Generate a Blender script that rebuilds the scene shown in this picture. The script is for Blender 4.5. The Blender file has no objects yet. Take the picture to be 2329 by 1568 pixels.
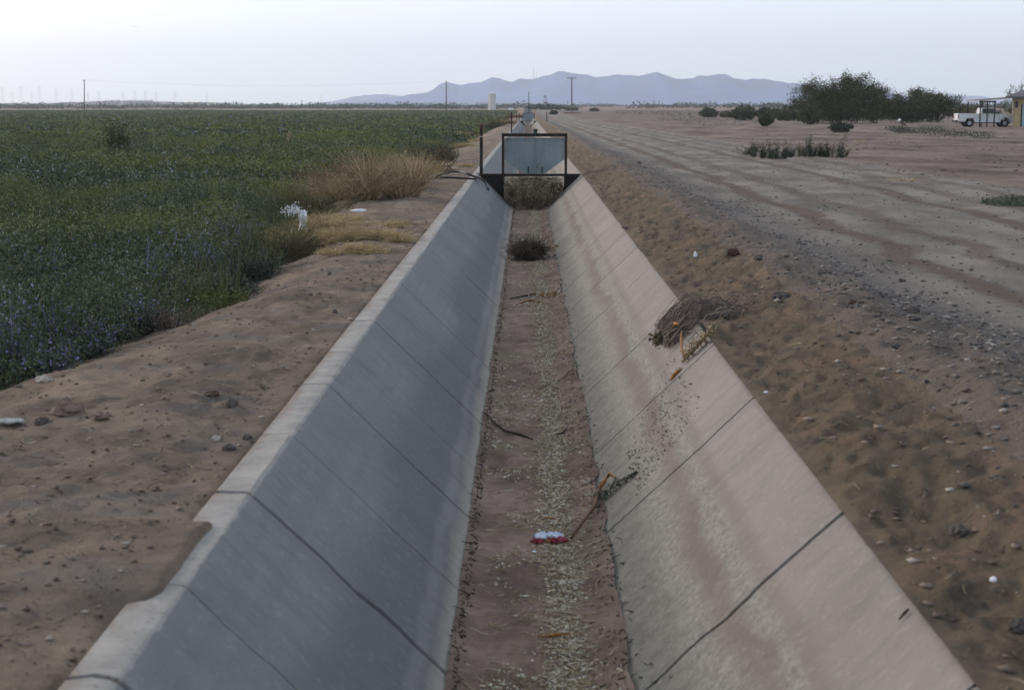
import bpy, math, random
import numpy as np
from mathutils import Vector, Matrix
random.seed(7)
R = np.random.default_rng(11)
S = bpy.context.scene
COL = S.collection

# ------------------------------------------------------------------ camera, sky, sun, exposure
W0, H0 = 2328.0, 1568.0            # units the photograph was measured in
F = 3750.0; CX, CY = W0 / 2, H0 / 2
PITCH = math.atan(546 / F); YAW = math.atan(36 * math.cos(PITCH) / F)
CH = 1.7
cd = bpy.data.cameras.new('camera'); cam = bpy.data.objects.new('camera', cd); COL.objects.link(cam)
cam.location = (0, 0, CH); cam.rotation_euler = (math.pi / 2 - PITCH, 0, YAW)
cd.sensor_width = 36; cd.lens = 36 * F / W0; cd.clip_start = 0.1; cd.clip_end = 40000
cd.dof.use_dof = True; cd.dof.focus_distance = 26; cd.dof.aperture_fstop = 5.0
S.camera = cam
S.render.resolution_x = 1024; S.render.resolution_y = 689
S.view_settings.view_transform = 'Standard'; S.view_settings.look = 'None'
S.view_settings.exposure = 1.08; S.view_settings.gamma = 1
SUN_EL = math.radians(17); SUN_AZ = math.radians(-52)       # azimuth from +Y, negative is left
w = bpy.data.worlds.new('World'); S.world = w; w.use_nodes = True
nt = w.node_tree; nt.nodes.clear()
sky = nt.nodes.new('ShaderNodeTexSky'); sky.sky_type = 'NISHITA'; sky.sun_disc = False
sky.sun_elevation = SUN_EL; sky.sun_rotation = SUN_AZ; sky.altitude = 300
sky.air_density = 1.0; sky.dust_density = 3.0; sky.ozone_density = 2.0
hs = nt.nodes.new('ShaderNodeHueSaturation'); hs.inputs['Saturation'].default_value = 0.55
mx = nt.nodes.new('ShaderNodeMix'); mx.data_type = 'RGBA'; mx.inputs[0].default_value = 0.65
tcw = nt.nodes.new('ShaderNodeTexCoord'); sx_ = nt.nodes.new('ShaderNodeSeparateXYZ'); nt.links.new(tcw.outputs['Generated'], sx_.inputs[0])
vr = nt.nodes.new('ShaderNodeValToRGB'); nt.links.new(sx_.outputs[2], vr.inputs[0])        # thin overcast veil, brightest low down
for i_, (p_, c_) in enumerate([(0.0, (0.67, 0.78, 0.875)), (0.10, (0.70, 0.77, 0.87)), (0.35, (0.50, 0.54, 0.63)), (1.0, (0.34, 0.38, 0.45))]):
    if i_ > 1: vr.color_ramp.elements.new(p_)
    vr.color_ramp.elements[i_].position = p_; vr.color_ramp.elements[i_].color = (*c_, 1)
dt = nt.nodes.new('ShaderNodeVectorMath'); dt.operation = 'DOT_PRODUCT'; nt.links.new(tcw.outputs['Generated'], dt.inputs[0])
dt.inputs[1].default_value = (math.sin(SUN_AZ) * math.cos(SUN_EL), math.cos(SUN_AZ) * math.cos(SUN_EL), math.sin(SUN_EL))
pw_ = nt.nodes.new('ShaderNodeMath'); pw_.operation = 'POWER'; nt.links.new(dt.outputs['Value'], pw_.inputs[0]); pw_.inputs[1].default_value = 9; pw_.use_clamp = True
gl = nt.nodes.new('ShaderNodeMix'); gl.data_type = 'RGBA'; gl.blend_type = 'ADD'; gl.clamp_result = False; nt.links.new(pw_.outputs[0], gl.inputs[0]); gl.inputs[7].default_value = (1.3, 0.78, 0.42, 1)
nt.links.new(vr.outputs[0], gl.inputs[6])
vs = nt.nodes.new('ShaderNodeVectorMath'); vs.operation = 'SCALE'; vs.inputs['Scale'].default_value = 10.0; nt.links.new(gl.outputs[2], vs.inputs[0]); nt.links.new(vs.outputs[0], mx.inputs[7])
bg = nt.nodes.new('ShaderNodeBackground'); bg.inputs[1].default_value = 0.085
wo = nt.nodes.new('ShaderNodeOutputWorld')
nt.links.new(sky.outputs[0], hs.inputs['Color']); nt.links.new(hs.outputs[0], mx.inputs[6])
nt.links.new(mx.outputs[2], bg.inputs[0]); nt.links.new(bg.outputs[0], wo.inputs[0])
sl = bpy.data.lights.new('sun', 'SUN'); sun = bpy.data.objects.new('sun', sl); COL.objects.link(sun)
sl.energy = 0.95; sl.angle = math.radians(12); sl.color = (1.0, 0.88, 0.77)
sd = Vector((math.sin(SUN_AZ) * math.cos(SUN_EL), math.cos(SUN_AZ) * math.cos(SUN_EL), math.sin(SUN_EL)))
sun.rotation_euler = sd.to_track_quat('Z', 'Y').to_euler()
S.render.engine = 'CYCLES'
S.cycles.volume_bounces = 1; S.cycles.transparent_max_bounces = 16

# ------------------------------------------------------------------ pixel -> place
def ray(px, py):
    v = Vector(((px - CX) / F, -(py - CY) / F, -1)); v.rotate(cam.rotation_euler); return v
def P(px, py, z):
    v = ray(px, py); t = (z - CH) / v.z; return Vector((v.x * t, v.y * t, z))
def PY(px, py, Y):
    v = ray(px, py); t = Y / v.y; return Vector((v.x * t, Y, CH + v.z * t))
def ppm(Y): return F / Y

# ------------------------------------------------------------------ noise
def _h(ix, iy, s):
    n = (ix.astype(np.int64) * 374761393 + iy.astype(np.int64) * 668265263 + s * 1442695041) & 0x7fffffff
    n = ((n ^ (n >> 13)) * 1274126177) & 0x7fffffff
    n = (n ^ (n >> 16)) & 0xffff
    return n / 32767.5 - 1
def vn(x, y, s=0):
    x = np.asarray(x, float); y = np.asarray(y, float)
    ix = np.floor(x); iy = np.floor(y); fx = x - ix; fy = y - iy
    fx = fx * fx * (3 - 2 * fx); fy = fy * fy * (3 - 2 * fy)
    a = _h(ix, iy, s); b = _h(ix + 1, iy, s); c = _h(ix, iy + 1, s); d = _h(ix + 1, iy + 1, s)
    return (a * (1 - fx) + b * fx) * (1 - fy) + (c * (1 - fx) + d * fx) * fy
def fbm(x, y, o=4, s=0, g=0.5):
    r = 0; a = 1; t = 0
    for i in range(o):
        r = r + a * vn(x * 2 ** i + 17 * i, y * 2 ** i - 9 * i, s + i); t += a; a *= g
    return r / t
def sst(a, b, x):
    t = np.clip((x - a) / (b - a), 0, 1); return t * t * (3 - 2 * t)

# ------------------------------------------------------------------ ditch and land heights
XL, XR, XLO = -1.225, 1.325, -1.392       # inner lips, outer edge of the left rim
XBL, XBR, DEP = -0.312, 0.402, 0.885
def zb(Y):
    Y = np.asarray(Y, float); t = np.clip(Y - 41, 0, 258); return -0.0035 * t
_ep = [(-140, 935), (0, 886), (90, 868), (200, 815), (300, 782), (400, 745), (480, 712), (545, 690), (590, 640), (635, 606), (680, 585), (686, 540), (692, 500), (705, 470), (760, 447), (800, 425), (850, 395), (925, 365), (1000, 348), (1050, 328), (1085, 305)]
_ee = [P(a, b, -0.3) for a, b in _ep]
_ey = np.array([e.y for e in _ee] + [400., 9000.]); _ex = np.array([e.x for e in _ee] + [-4., -4.])
_o = np.argsort(_ey); _ey = _ey[_o]; _ex = _ex[_o]
def xe(Y): return np.interp(Y, _ey, _ex) + 0.12 * vn(np.asarray(Y) * 1.3, 0, 5)
def zl(x, Y):
    x = np.asarray(x, float); Y = np.asarray(Y, float)
    e = xe(Y); d = XLO - x
    z = -0.035 + 0.05 * sst(0.1, 0.8, d) - 0.36 * sst(-1.2, 0.5, e - x) - 0.05 * sst(0.4, 2, d)
    amp = np.clip(d / 0.25, 0, 1)
    z = z + amp * (0.035 * fbm(x * 1.1, Y * 0.9, 3, 3) + 0.040 * fbm(x * 4, Y * 4, 3, 9) + 0.020 * fbm(x * 14, Y * 14, 2, 21))
    # loose dirt spilled over the rim near the camera
    z = z + sst(0.06, -.01, d) * -0.02
    k = np.exp(-((Y - 6.05) / 0.62) ** 4) * (1.25 + .2 * vn(Y * 6, x * 6, 77)) + .35 * np.exp(-((Y - 5.0) / 0.2) ** 2) + .25 * np.exp(-((Y - 6.9) / 0.12) ** 2)
    m = np.clip(k, 0, 1) * sst(-.150, -.060 + .045 * fbm(Y * 3.2, x * 0, 3, 79), d) * sst(.75, .12, d)
    z = z * (1 - m) + m * (0.028 + 0.010 * fbm(x * 9, Y * 9, 2, 80)) + 0.03 * np.exp(-((Y - 5.9) / 0.9) ** 2) * np.exp(-((d - .35) / 0.3) ** 2)
    z = z + 0.3 * fbm(x * 0.02, Y * 0.01, 2, 31) * sst(30, 200, -x + Y * 0)
    return z + zb(Y)
def zr(x, Y):
    x = np.asarray(x, float); Y = np.asarray(Y, float)
    d = x - XR
    crest = 0.95 + 0.55 * np.clip((14 - Y) / 9, 0, 1)
    z = 0.012 + 0.21 * sst(0.0, 1, d / crest) - 0.13 * sst(1.0, 2.2, d / crest)
    amp = np.clip(d / 0.12, 0, 1); bank = amp * (1 - 0.75 * sst(1.2, 2.0, d / crest))
    z = z + bank * (0.070 * fbm(x * 1.2, Y * .8, 3, 43) + 0.052 * fbm(x * 5, Y * 2.6, 3, 49) + 0.018 * (1 - 2 * np.abs(fbm(x * 9, Y * 4, 2, 57))) + 0.020 * fbm(x * 17, Y * 12, 2, 61))
    z = z + amp * (0.03 * fbm(x * 0.9, Y * 0.25, 3, 71) * sst(1.5, 4, d))
    for tx, tw, td in ((4.35, 0.22, 0.03), (5.25, 0.2, 0.022), (6.9, 0.25, 0.035), (8.3, 0.22, 0.03)):
        z = z - td * np.exp(-((x - tx - 0.25 * vn(Y * 0.12, tx, 8)) / tw) ** 2)
    z = z + sst(8, 14, x) * (0.10 * fbm(x * 0.35, Y * 0.12, 4, 83) + 0.05 * fbm(x * 1.5, Y * 0.8, 3, 85)) * (1 - sst(150, 500, Y))
    z = z + 0.055 * np.exp(-((Y - 12.3) / 0.55) ** 2) * np.exp(-((d - .02) / 0.22) ** 2)
    return z + zb(Y)
def zt(x, Y): return float(zl(x, Y)) if x < 0 else float(zr(x, Y))
def G(px, py):
    z = 0.0
    for i in range(12):
        p = P(px, py, z); z = 0.5 * z + 0.5 * zt(p.x, p.y)
    return Vector((p.x, p.y, zt(p.x, p.y)))
def wall(side, s, Y, off=0.0):           # point on a ditch side: s=0 lip, 1 foot
    if side < 0: x = XL + (XBL - XL) * s; n = (0.707, 0.707)
    else: x = XR + (XBR - XR) * s; n = (-0.707, 0.707)
    return Vector((x + n[0] * off, Y, float(zb(Y)) - DEP * s + n[1] * off))
def Pwall(side, px, py, off=0.0):        # pixel -> point on a ditch side
    v = ray(px, py); a = 1.0 if side > 0 else -1.0
    xl = XR if side > 0 else XL; xb_ = XBR if side > 0 else XBL
    k = DEP / (xl - xb_)                 # z = k*(x-xl)
    t = (-k * xl - CH) / (v.z - k * v.x)
    p = Vector((v.x * t, v.y * t, CH + v.z * t)); n = Vector((-0.7 * a, 0, 0.7))
    return p + n * off

# ------------------------------------------------------------------ mesh helpers
def tag(o, label=None, cat=None, group=None, kind=None):
    if label: o['label'] = label
    if cat: o['category'] = cat
    if group: o['group'] = group
    if kind: o['kind'] = kind
    return o
def mesh(name, V, Fa, mat, parent=None, smooth=False, rnd=None, base=None):
    """V in world coordinates; Fa is an (n,k) array or a list of tuples."""
    V = np.asarray(V, np.float64)
    L = np.array(parent_base.get(parent.name, (0, 0, 0))) if parent else np.array(base if base is not None else (0, 0, 0), float)
    me = bpy.data.meshes.new(name)
    V = V - L
    if isinstance(Fa, np.ndarray):
        n, k = Fa.shape
        me.vertices.add(len(V)); me.vertices.foreach_set('co', V.astype(np.float32).ravel())
        me.loops.add(n * k); me.loops.foreach_set('vertex_index', Fa.astype(np.int32).ravel())
        me.polygons.add(n); me.polygons.foreach_set('loop_start', (np.arange(n) * k).astype(np.int32))
        me.update(calc_edges=True)
    else:
        me.from_pydata([tuple(v) for v in V], [], [tuple(f) for f in Fa]); me.update()
    if smooth: me.polygons.foreach_set('use_smooth', np.ones(len(me.polygons), bool))
    if rnd is not None:
        a = me.attributes.new('rnd', 'FLOAT', 'POINT'); a.data.foreach_set('value', np.asarray(rnd, np.float32))
    if mat: me.materials.append(mat)
    o = bpy.data.objects.new(name, me); COL.objects.link(o)
    if parent: o.parent = parent
    else: o.location = L
    return o
parent_base = {}
def empty(name, loc):
    o = bpy.data.objects.new(name, None); COL.objects.link(o); o.location = loc; o.empty_display_size = 0.2
    parent_base[o.name] = tuple(loc); return o
def copy_tree(o, loc, rz=0, sc=None):
    c = o.copy(); COL.objects.link(c); c.location = loc; c.rotation_euler = (0, 0, rz)
    if sc: c.scale = sc if isinstance(sc, tuple) else (sc, sc, sc)
    for ch in o.children:
        d = ch.copy(); COL.objects.link(d); d.parent = c
        for g in ch.children:
            e = g.copy(); COL.objects.link(e); e.parent = d
    return c
class MB:
    def __init__(s): s.V = []; s.F = []
    def add(s, V, Fs):
        n = len(s.V); s.V += [tuple(v) for v in V]; s.F += [tuple(i + n for i in f) for f in Fs]; return s
    def box(s, a, b):
        x0, y0, z0 = a; x1, y1, z1 = b
        return s.add([(x0, y0, z0), (x1, y0, z0), (x1, y1, z0), (x0, y1, z0), (x0, y0, z1), (x1, y0, z1), (x1, y1, z1), (x0, y1, z1)],
                     [(0, 3, 2, 1), (4, 5, 6, 7), (0, 1, 5, 4), (1, 2, 6, 5), (2, 3, 7, 6), (3, 0, 4, 7)])
    def bar(s, a, b, r, r2=None, n=8):
        a = Vector(a); b = Vector(b); r2 = r if r2 is None else r2
        t = (b - a).normalized(); u = t.cross(Vector((0.31, 0.95, 0.1)) if abs(t.y) < .9 else Vector((1, 0, 0))).normalized(); v = t.cross(u)
        V = []
        for c, q in ((a, r), (b, r2)):
            for i in range(n):
                f = 2 * math.pi * (i + .5) / n; V.append(c + u * math.cos(f) * q + v * math.sin(f) * q)
        return s.add(V, [(i, (i + 1) % n, n + (i + 1) % n, n + i) for i in range(n)] + [tuple(range(n))[::-1], tuple(range(n, 2 * n))])
    def prism(s, pts, y0, y1, axis='y'):       # outline (x,z) pushed along y
        n = len(pts)
        if axis == 'y': V = [(x, y0, z) for x, z in pts] + [(x, y1, z) for x, z in pts]
        else: V = [(y0, x, z) for x, z in pts] + [(y1, x, z) for x, z in pts]
        return s.add(V, [tuple(range(n)), tuple(range(2 * n - 1, n - 1, -1))] + [(i, n + i, n + (i + 1) % n, (i + 1) % n) for i in range(n)])
    def tube(s, pts, r, n=7):
        pts = [Vector(p) for p in pts]; K = len(pts); rr = r if hasattr(r, '__len__') else [r] * K; V = []
        for i, p in enumerate(pts):
            t = (pts[min(i + 1, K - 1)] - pts[max(i - 1, 0)]).normalized()
            u = t.cross(Vector((0.2, 0.3, 0.93))).normalized(); v = t.cross(u)
            for j in range(n):
                f = 2 * math.pi * j / n; V.append(p + (u * math.cos(f) + v * math.sin(f)) * rr[i])
        Fs = [(i * n + j, i * n + (j + 1) % n, (i + 1) * n + (j + 1) % n, (i + 1) * n + j) for i in range(K - 1) for j in range(n)]
        Fs += [tuple(range(n))[::-1], tuple(range((K - 1) * n, K * n))]
        return s.add(V, Fs)
    def lathe(s, c, prof, n=20):
        V = []; K = len(prof)
        for r, z in prof:
            for j in range(n):
                f = 2 * math.pi * j / n; V.append((c[0] + r * math.cos(f), c[1] + r * math.sin(f), c[2] + z))
        Fs = [(i * n + j, i * n + (j + 1) % n, (i + 1) * n + (j + 1) % n, (i + 1) * n + j) for i in range(K - 1) for j in range(n)]
        Fs += [tuple(range(n))[::-1], tuple(range((K - 1) * n, K * n))]
        return s.add(V, Fs)
    def build(s, name, mat, parent=None, base=None, smooth=False, bevel=0):
        o = mesh(name, s.V, s.F, mat, parent, smooth, base=base)
        if bevel:
            m = o.modifiers.new('bevel', 'BEVEL'); m.width = bevel; m.segments = 2; m.limit_method = 'ANGLE'
        return o
def strands(A, wid, sides=3, taper=0.35):
    """A: (N,K,3) polylines -> thin tubes"""
    N, K, _ = A.shape
    T = np.gradient(A, axis=1); T /= np.linalg.norm(T, axis=2, keepdims=True) + 1e-9
    ref = R.normal(size=(N, 1, 3)); U = np.cross(T, ref); U /= np.linalg.norm(U, axis=2, keepdims=True) + 1e-9
    Wv = np.cross(T, U); wv = np.asarray(wid, float).reshape(-1, 1, 1) * (1 - (1 - taper) * np.linspace(0, 1, K)).reshape(1, K, 1)
    V = np.stack([A + wv * (U * math.cos(2 * math.pi * j / sides) + Wv * math.sin(2 * math.pi * j / sides)) for j in range(sides)], 2)
    idx = np.arange(N * K * sides).reshape(N, K, sides)
    Q = []
    for j in range(sides):
        k = (j + 1) % sides
        Q.append(np.stack([idx[:, :-1, j], idx[:, :-1, k], idx[:, 1:, k], idx[:, 1:, j]], -1).reshape(-1, 4))
    return V.reshape(-1, 3), np.concatenate(Q), np.repeat(R.random(N), K * sides)
def leaves(C, ln, wd, up=0.3, D=None):
    """leaf-sized folded quads at centres C, random directions"""
    n = len(C); a = R.normal(size=(n, 3)) if D is None else D + 0.35 * R.normal(size=(n, 3)); a[:, 2] += up; a /= np.linalg.norm(a, axis=1, keepdims=True)
    b = np.cross(a, R.normal(size=(n, 3))); b /= np.linalg.norm(b, axis=1, keepdims=True) + 1e-9
    ln = np.broadcast_to(ln, n).reshape(-1, 1) / 2; wd = np.broadcast_to(wd, n).reshape(-1, 1) / 2
    V = np.stack([C - a * ln, C + b * wd, C + a * ln, C - b * wd], 1).reshape(-1, 3)
    return V, np.arange(4 * n).reshape(-1, 4), np.repeat(R.random(n), 4)
def cat(*parts):
    V = []; Fq = []; r = []; n = 0
    for v, f, q in parts: V.append(v); Fq.append(f + n); r.append(q); n += len(v)
    return np.concatenate(V), np.concatenate(Fq), np.concatenate(r)
_oct = np.array([(1, 0, 0), (0, 1, 0), (-1, 0, 0), (0, -1, 0), (0, 0, .75), (0, 0, -.75), (.62, .62, .45), (-.62, .6, .4), (-.6, -.6, .45), (.6, -.62, .4)])
_octf = np.array([(0, 6, 4), (6, 1, 4), (1, 7, 4), (7, 2, 4), (2, 8, 4), (8, 3, 4), (3, 9, 4), (9, 0, 4), (0, 1, 6), (1, 2, 7), (2, 3, 8), (3, 0, 9), (1, 0, 5), (2, 1, 5), (3, 2, 5), (0, 3, 5)])
def stones(C, sz, flat=0.6):
    n = len(C); J = _oct[None] * (1 + 0.28 * R.normal(size=(n, 10, 1))) * np.asarray(sz).reshape(-1, 1, 1)
    J = J * np.stack([0.7 + 0.6 * R.random(n), 0.7 + 0.6 * R.random(n), flat * (0.7 + 0.6 * R.random(n))], 1)[:, None, :]
    a = R.random(n) * 6.28; ca, sa = np.cos(a)[:, None], np.sin(a)[:, None]
    V = np.stack([J[..., 0] * ca - J[..., 1] * sa, J[..., 0] * sa + J[..., 1] * ca, J[..., 2]], -1) + C[:, None, :]
    Fq = (_octf[None] + (np.arange(n) * 10)[:, None, None]).reshape(-1, 3)
    return V.reshape(-1, 3), Fq, np.repeat(R.random(n), 10)

# ------------------------------------------------------------------ materials
class NT:
    def __init__(s, name, rough=0.9, spec=0.3):
        s.m = bpy.data.materials.new(name); s.m.use_nodes = True; s.t = s.m.node_tree
        s.b = s.t.nodes['Principled BSDF']; s.b.inputs['Roughness'].default_value = rough
        s.b.inputs['Specular IOR Level'].default_value = spec
        s.tc = s.n('ShaderNodeTexCoord'); s.obj = s.tc.outputs['Object']; s.o = s.t.nodes['Material Output']
    def n(s, t): return s.t.nodes.new(t)
    def put(s, sock, v):
        if isinstance(v, bpy.types.NodeSocket): s.t.links.new(v, sock)
        elif v is not None:
            if isinstance(v, (tuple, list)) and len(v) == 3 and sock.type == 'RGBA': v = (*v, 1)
            sock.default_value = v
    def pos(s): return s.n('ShaderNodeNewGeometry').outputs['Position']
    def xyz(s, v): q = s.n('ShaderNodeSeparateXYZ'); s.put(q.inputs[0], v); return q.outputs
    def vec(s, x, y, z): q = s.n('ShaderNodeCombineXYZ'); s.put(q.inputs[0], x); s.put(q.inputs[1], y); s.put(q.inputs[2], z); return q.outputs[0]
    def sc(s, v, k): q = s.n('ShaderNodeVectorMath'); q.operation = 'MULTIPLY'; s.put(q.inputs[0], v); q.inputs[1].default_value = k; return q.outputs[0]
    def noise(s, scale, detail=4, rough=0.55, v=None, dist=0):
        q = s.n('ShaderNodeTexNoise'); s.put(q.inputs['Vector'], s.obj if v is None else v)
        q.inputs['Scale'].default_value = scale; q.inputs['Detail'].default_value = detail; q.inputs['Roughness'].default_value = rough
        q.inputs['Distortion'].default_value = dist; return q.outputs[0]
    def vor(s, scale, v=None, feat='F1'):
        q = s.n('ShaderNodeTexVoronoi'); q.feature = feat; s.put(q.inputs['Vector'], s.obj if v is None else v); q.inputs['Scale'].default_value = scale; return q.outputs
    def math(s, op, a, b=0.0, c=None):
        q = s.n('ShaderNodeMath'); q.operation = op; s.put(q.inputs[0], a); s.put(q.inputs[1], b)
        if c is not None: s.put(q.inputs[2], c)
        return q.outputs[0]
    def mr(s, v, a, b, c=0.0, d=1.0, smooth=True):
        q = s.n('ShaderNodeMapRange'); q.interpolation_type = 'SMOOTHSTEP' if smooth else 'LINEAR'
        s.put(q.inputs[0], v); s.put(q.inputs[1], a); s.put(q.inputs[2], b); s.put(q.inputs[3], c); s.put(q.inputs[4], d); return q.outputs[0]
    def mix(s, f, a, b, mode='MIX'):
        q = s.n('ShaderNodeMix'); q.data_type = 'RGBA'; q.blend_type = mode; s.put(q.inputs[0], f); s.put(q.inputs[6], a); s.put(q.inputs[7], b); return q.outputs[2]
    def ramp(s, f, st):
        q = s.n('ShaderNodeValToRGB'); s.put(q.inputs[0], f); e = q.color_ramp.elements
        while len(e) < len(st): e.new(0.5)
        for i, (p, c) in enumerate(st): e[i].position = p; e[i].color = (*c, 1)
        return q.outputs[0]
    def attr(s, nm='rnd'): q = s.n('ShaderNodeAttribute'); q.attribute_name = nm; return q.outputs['Fac']
    def bump(s, h, d=0.02, st=1.0, prev=None):
        q = s.n('ShaderNodeBump'); s.put(q.inputs['Height'], h); q.inputs['Distance'].default_value = d; q.inputs['Strength'].default_value = st
        if prev: s.put(q.inputs['Normal'], prev)
        s.put(s.b.inputs['Normal'], q.outputs[0]); return q.outputs[0]
    def col(s, c): s.put(s.b.inputs['Base Color'], c); return s
    def done(s): return s.m
def simple(name, c, rough=0.7, var=0.25, scale=6, bump=0.0, spec=0.3, metal=0, c2=None):
    t = NT(name, rough, spec); f = t.noise(scale, 5, 0.6)
    lo = tuple(x * (1 - var) for x in c); hi = tuple(min(1, x * (1 + var)) for x in (c2 or c))
    t.col(t.ramp(f, [(0.3, lo), (0.7, hi)])); t.b.inputs['Metallic'].default_value = metal
    if bump: t.bump(t.noise(scale * 3, 4), bump, 0.7)
    return t.done()
def foliage(name, stops, big=None, bigscale=0.15, rough=0.75, trans=0.0):
    t = NT(name, rough, 0.2); c = t.ramp(t.attr(), stops)
    if big: c = t.mix(t.mr(t.noise(bigscale, 3, v=t.pos()), 0.42, 0.62), c, t.mix(0.65, c, big))
    t.col(c); return t.done()

# soil of the left bank, the field and the far land
def soil():
    t = NT('soil', 0.95, 0.12); p = t.pos(); q = t.xyz(p); X, Y = q[0], q[1]
    n1 = t.noise(1.3, 6, 0.62, p); n2 = t.noise(9, 6, 0.7, p); n3 = t.noise(48, 4, 0.7, p)
    c = t.ramp(n1, [(0.36, (0.168, 0.140, 0.112)), (0.5, (0.262, 0.206, 0.158)), (0.66, (0.358, 0.288, 0.222))])
    gr = t.mr(t.noise(0.9, 5, 0.65, t.sc(p, (1, 1.6, 1))), 0.50, 0.66)
    c = t.mix(t.math('MULTIPLY', gr, 0.7), c, (0.215, 0.198, 0.180))
    c = t.mix(t.math('MULTIPLY', t.mr(n2, 0.53, 0.68), 0.4), c, (0.150, 0.118, 0.096))
    c = t.mix(t.math('MULTIPLY', t.mr(n3, 0.60, 0.72), 0.45), c, (0.30, 0.26, 0.22))
    c = t.mix(t.math('MULTIPLY', t.mr(t.vor(26, p)[0], 0.16, 0.05), 0.35), c, (0.09, 0.075, 0.065))
    # right bank: orange-brown lower face
    rb = t.math('MULTIPLY', t.mr(X, 1.2, 1.4), t.mr(X, 2.6, 1.9))
    br = t.ramp(t.noise(2.2, 5, 0.65, p), [(0.34, (0.105, 0.088, 0.062)), (0.5, (0.158, 0.126, 0.084)), (0.66, (0.225, 0.152, 0.106))])
    br = t.mix(t.math('MULTIPLY', t.mr(t.noise(4.5, 4, 0.6, t.sc(p, (1.6, .7, 1))), 0.50, 0.62), .75), br, (0.080, 0.066, 0.056))  # dark streak shadows of the bank, painted as elongated colour patches
    c = t.mix(t.math('MULTIPLY', rb, 0.85), c, br)
    # plain on the right: redder crusts and greyer wash
    pl = t.mr(X, 8, 11)
    pc = t.ramp(t.noise(0.30, 7, 0.68, t.sc(p, (1, 0.45, 1))), [(0.36, (0.100, 0.078, 0.066)), (0.5, (0.195, 0.158, 0.133)), (0.64, (0.285, 0.240, 0.205))])
    pc = t.mix(t.math('MULTIPLY', t.mr(t.noise(1.7, 5, 0.7, t.sc(p, (1, 0.4, 1))), 0.56, 0.66), .6), pc, (0.10, 0.072, 0.062))
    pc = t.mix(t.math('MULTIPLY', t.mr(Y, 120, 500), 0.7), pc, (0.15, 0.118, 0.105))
    c = t.mix(pl, c, pc)
    # field soil and stubble land beyond it
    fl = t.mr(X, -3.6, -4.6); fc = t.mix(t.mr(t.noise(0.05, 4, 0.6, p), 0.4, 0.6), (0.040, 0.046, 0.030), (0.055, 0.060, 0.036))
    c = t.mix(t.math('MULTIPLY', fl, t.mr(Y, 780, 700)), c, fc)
    ff = t.ramp(t.noise(0.0035, 3, 0.6, t.sc(p, (0.25, 1.0, 1))), [(0.36, (0.080, 0.085, 0.050)), (0.44, (0.27, 0.195, 0.14)), (0.56, (0.19, 0.14, 0.11)), (0.66, (0.095, 0.10, 0.06))])
    c = t.mix(t.mr(Y, 700, 760), c, ff)
    t.col(c)
    b = t.bump(n2, 0.05, 1.0); b = t.bump(n3, 0.03, 1.0, b); t.bump(t.noise(150, 3, 0.75, p), 0.008, 1.0, b)
    return t.done()
def road():
    t = NT('gravel_road', 0.95, 0.15); p = t.pos(); q = t.xyz(p); X, Y = q[0], q[1]
    n3 = t.noise(55, 4, 0.75, p); n1 = t.noise(0.9, 6, 0.65, t.sc(p, (1, 0.35, 1)))
    c = t.ramp(n1, [(0.36, (0.150, 0.139, 0.122)), (0.5, (0.215, 0.198, 0.174)), (0.64, (0.290, 0.266, 0.232))])
    wob = t.math('ADD', X, t.math('MULTIPLY', t.math('SUBTRACT', t.noise(0.22, 3, 0.6, t.vec(0.0, Y, 0.0)), 0.5), 1.3))
    wob = t.math('ADD', wob, t.math('MULTIPLY', t.math('SUBTRACT', t.noise(3, 4, 0.6, p), 0.5), 0.35))
    for x0, wd, am in ((4.1, 0.30, .8), (5.0, 0.26, .6), (6.7, 0.32, .75), (7.6, .25, .5), (8.7, .3, .5)):
        k = t.mr(t.math('ABSOLUTE', t.math('SUBTRACT', wob, x0)), wd, wd * 0.35)
        c = t.mix(t.math('MULTIPLY', k, am), c, (0.128, 0.092, 0.072))
    gv = t.math('MULTIPLY', t.mr(wob, 3.9, 3.0), t.mr(wob, 1.9, 2.4))
    c = t.mix(t.math('MULTIPLY', gv, 0.6), c, (0.125, 0.120, 0.118))
    c = t.mix(t.math('MULTIPLY', t.mr(t.vor(38, p)[0], 0.20, 0.08), 0.55), c, (0.075, 0.070, 0.068))
    c = t.mix(t.math('MULTIPLY', t.mr(n3, 0.60, 0.70), 0.5), c, (0.34, 0.31, 0.28))
    c = t.mix(t.math('MULTIPLY', t.mr(X, 3.2, 2.2), .8), c, t.ramp(t.noise(2.2, 5, 0.65, p), [(0.3, (0.135, 0.112, 0.090)), (0.7, (0.225, 0.172, 0.138))]))
    t.col(c); b = t.bump(t.noise(14, 5, 0.7, p), 0.05, 0.9); t.bump(n3, 0.022, 1.0, b); return t.done()
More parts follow.
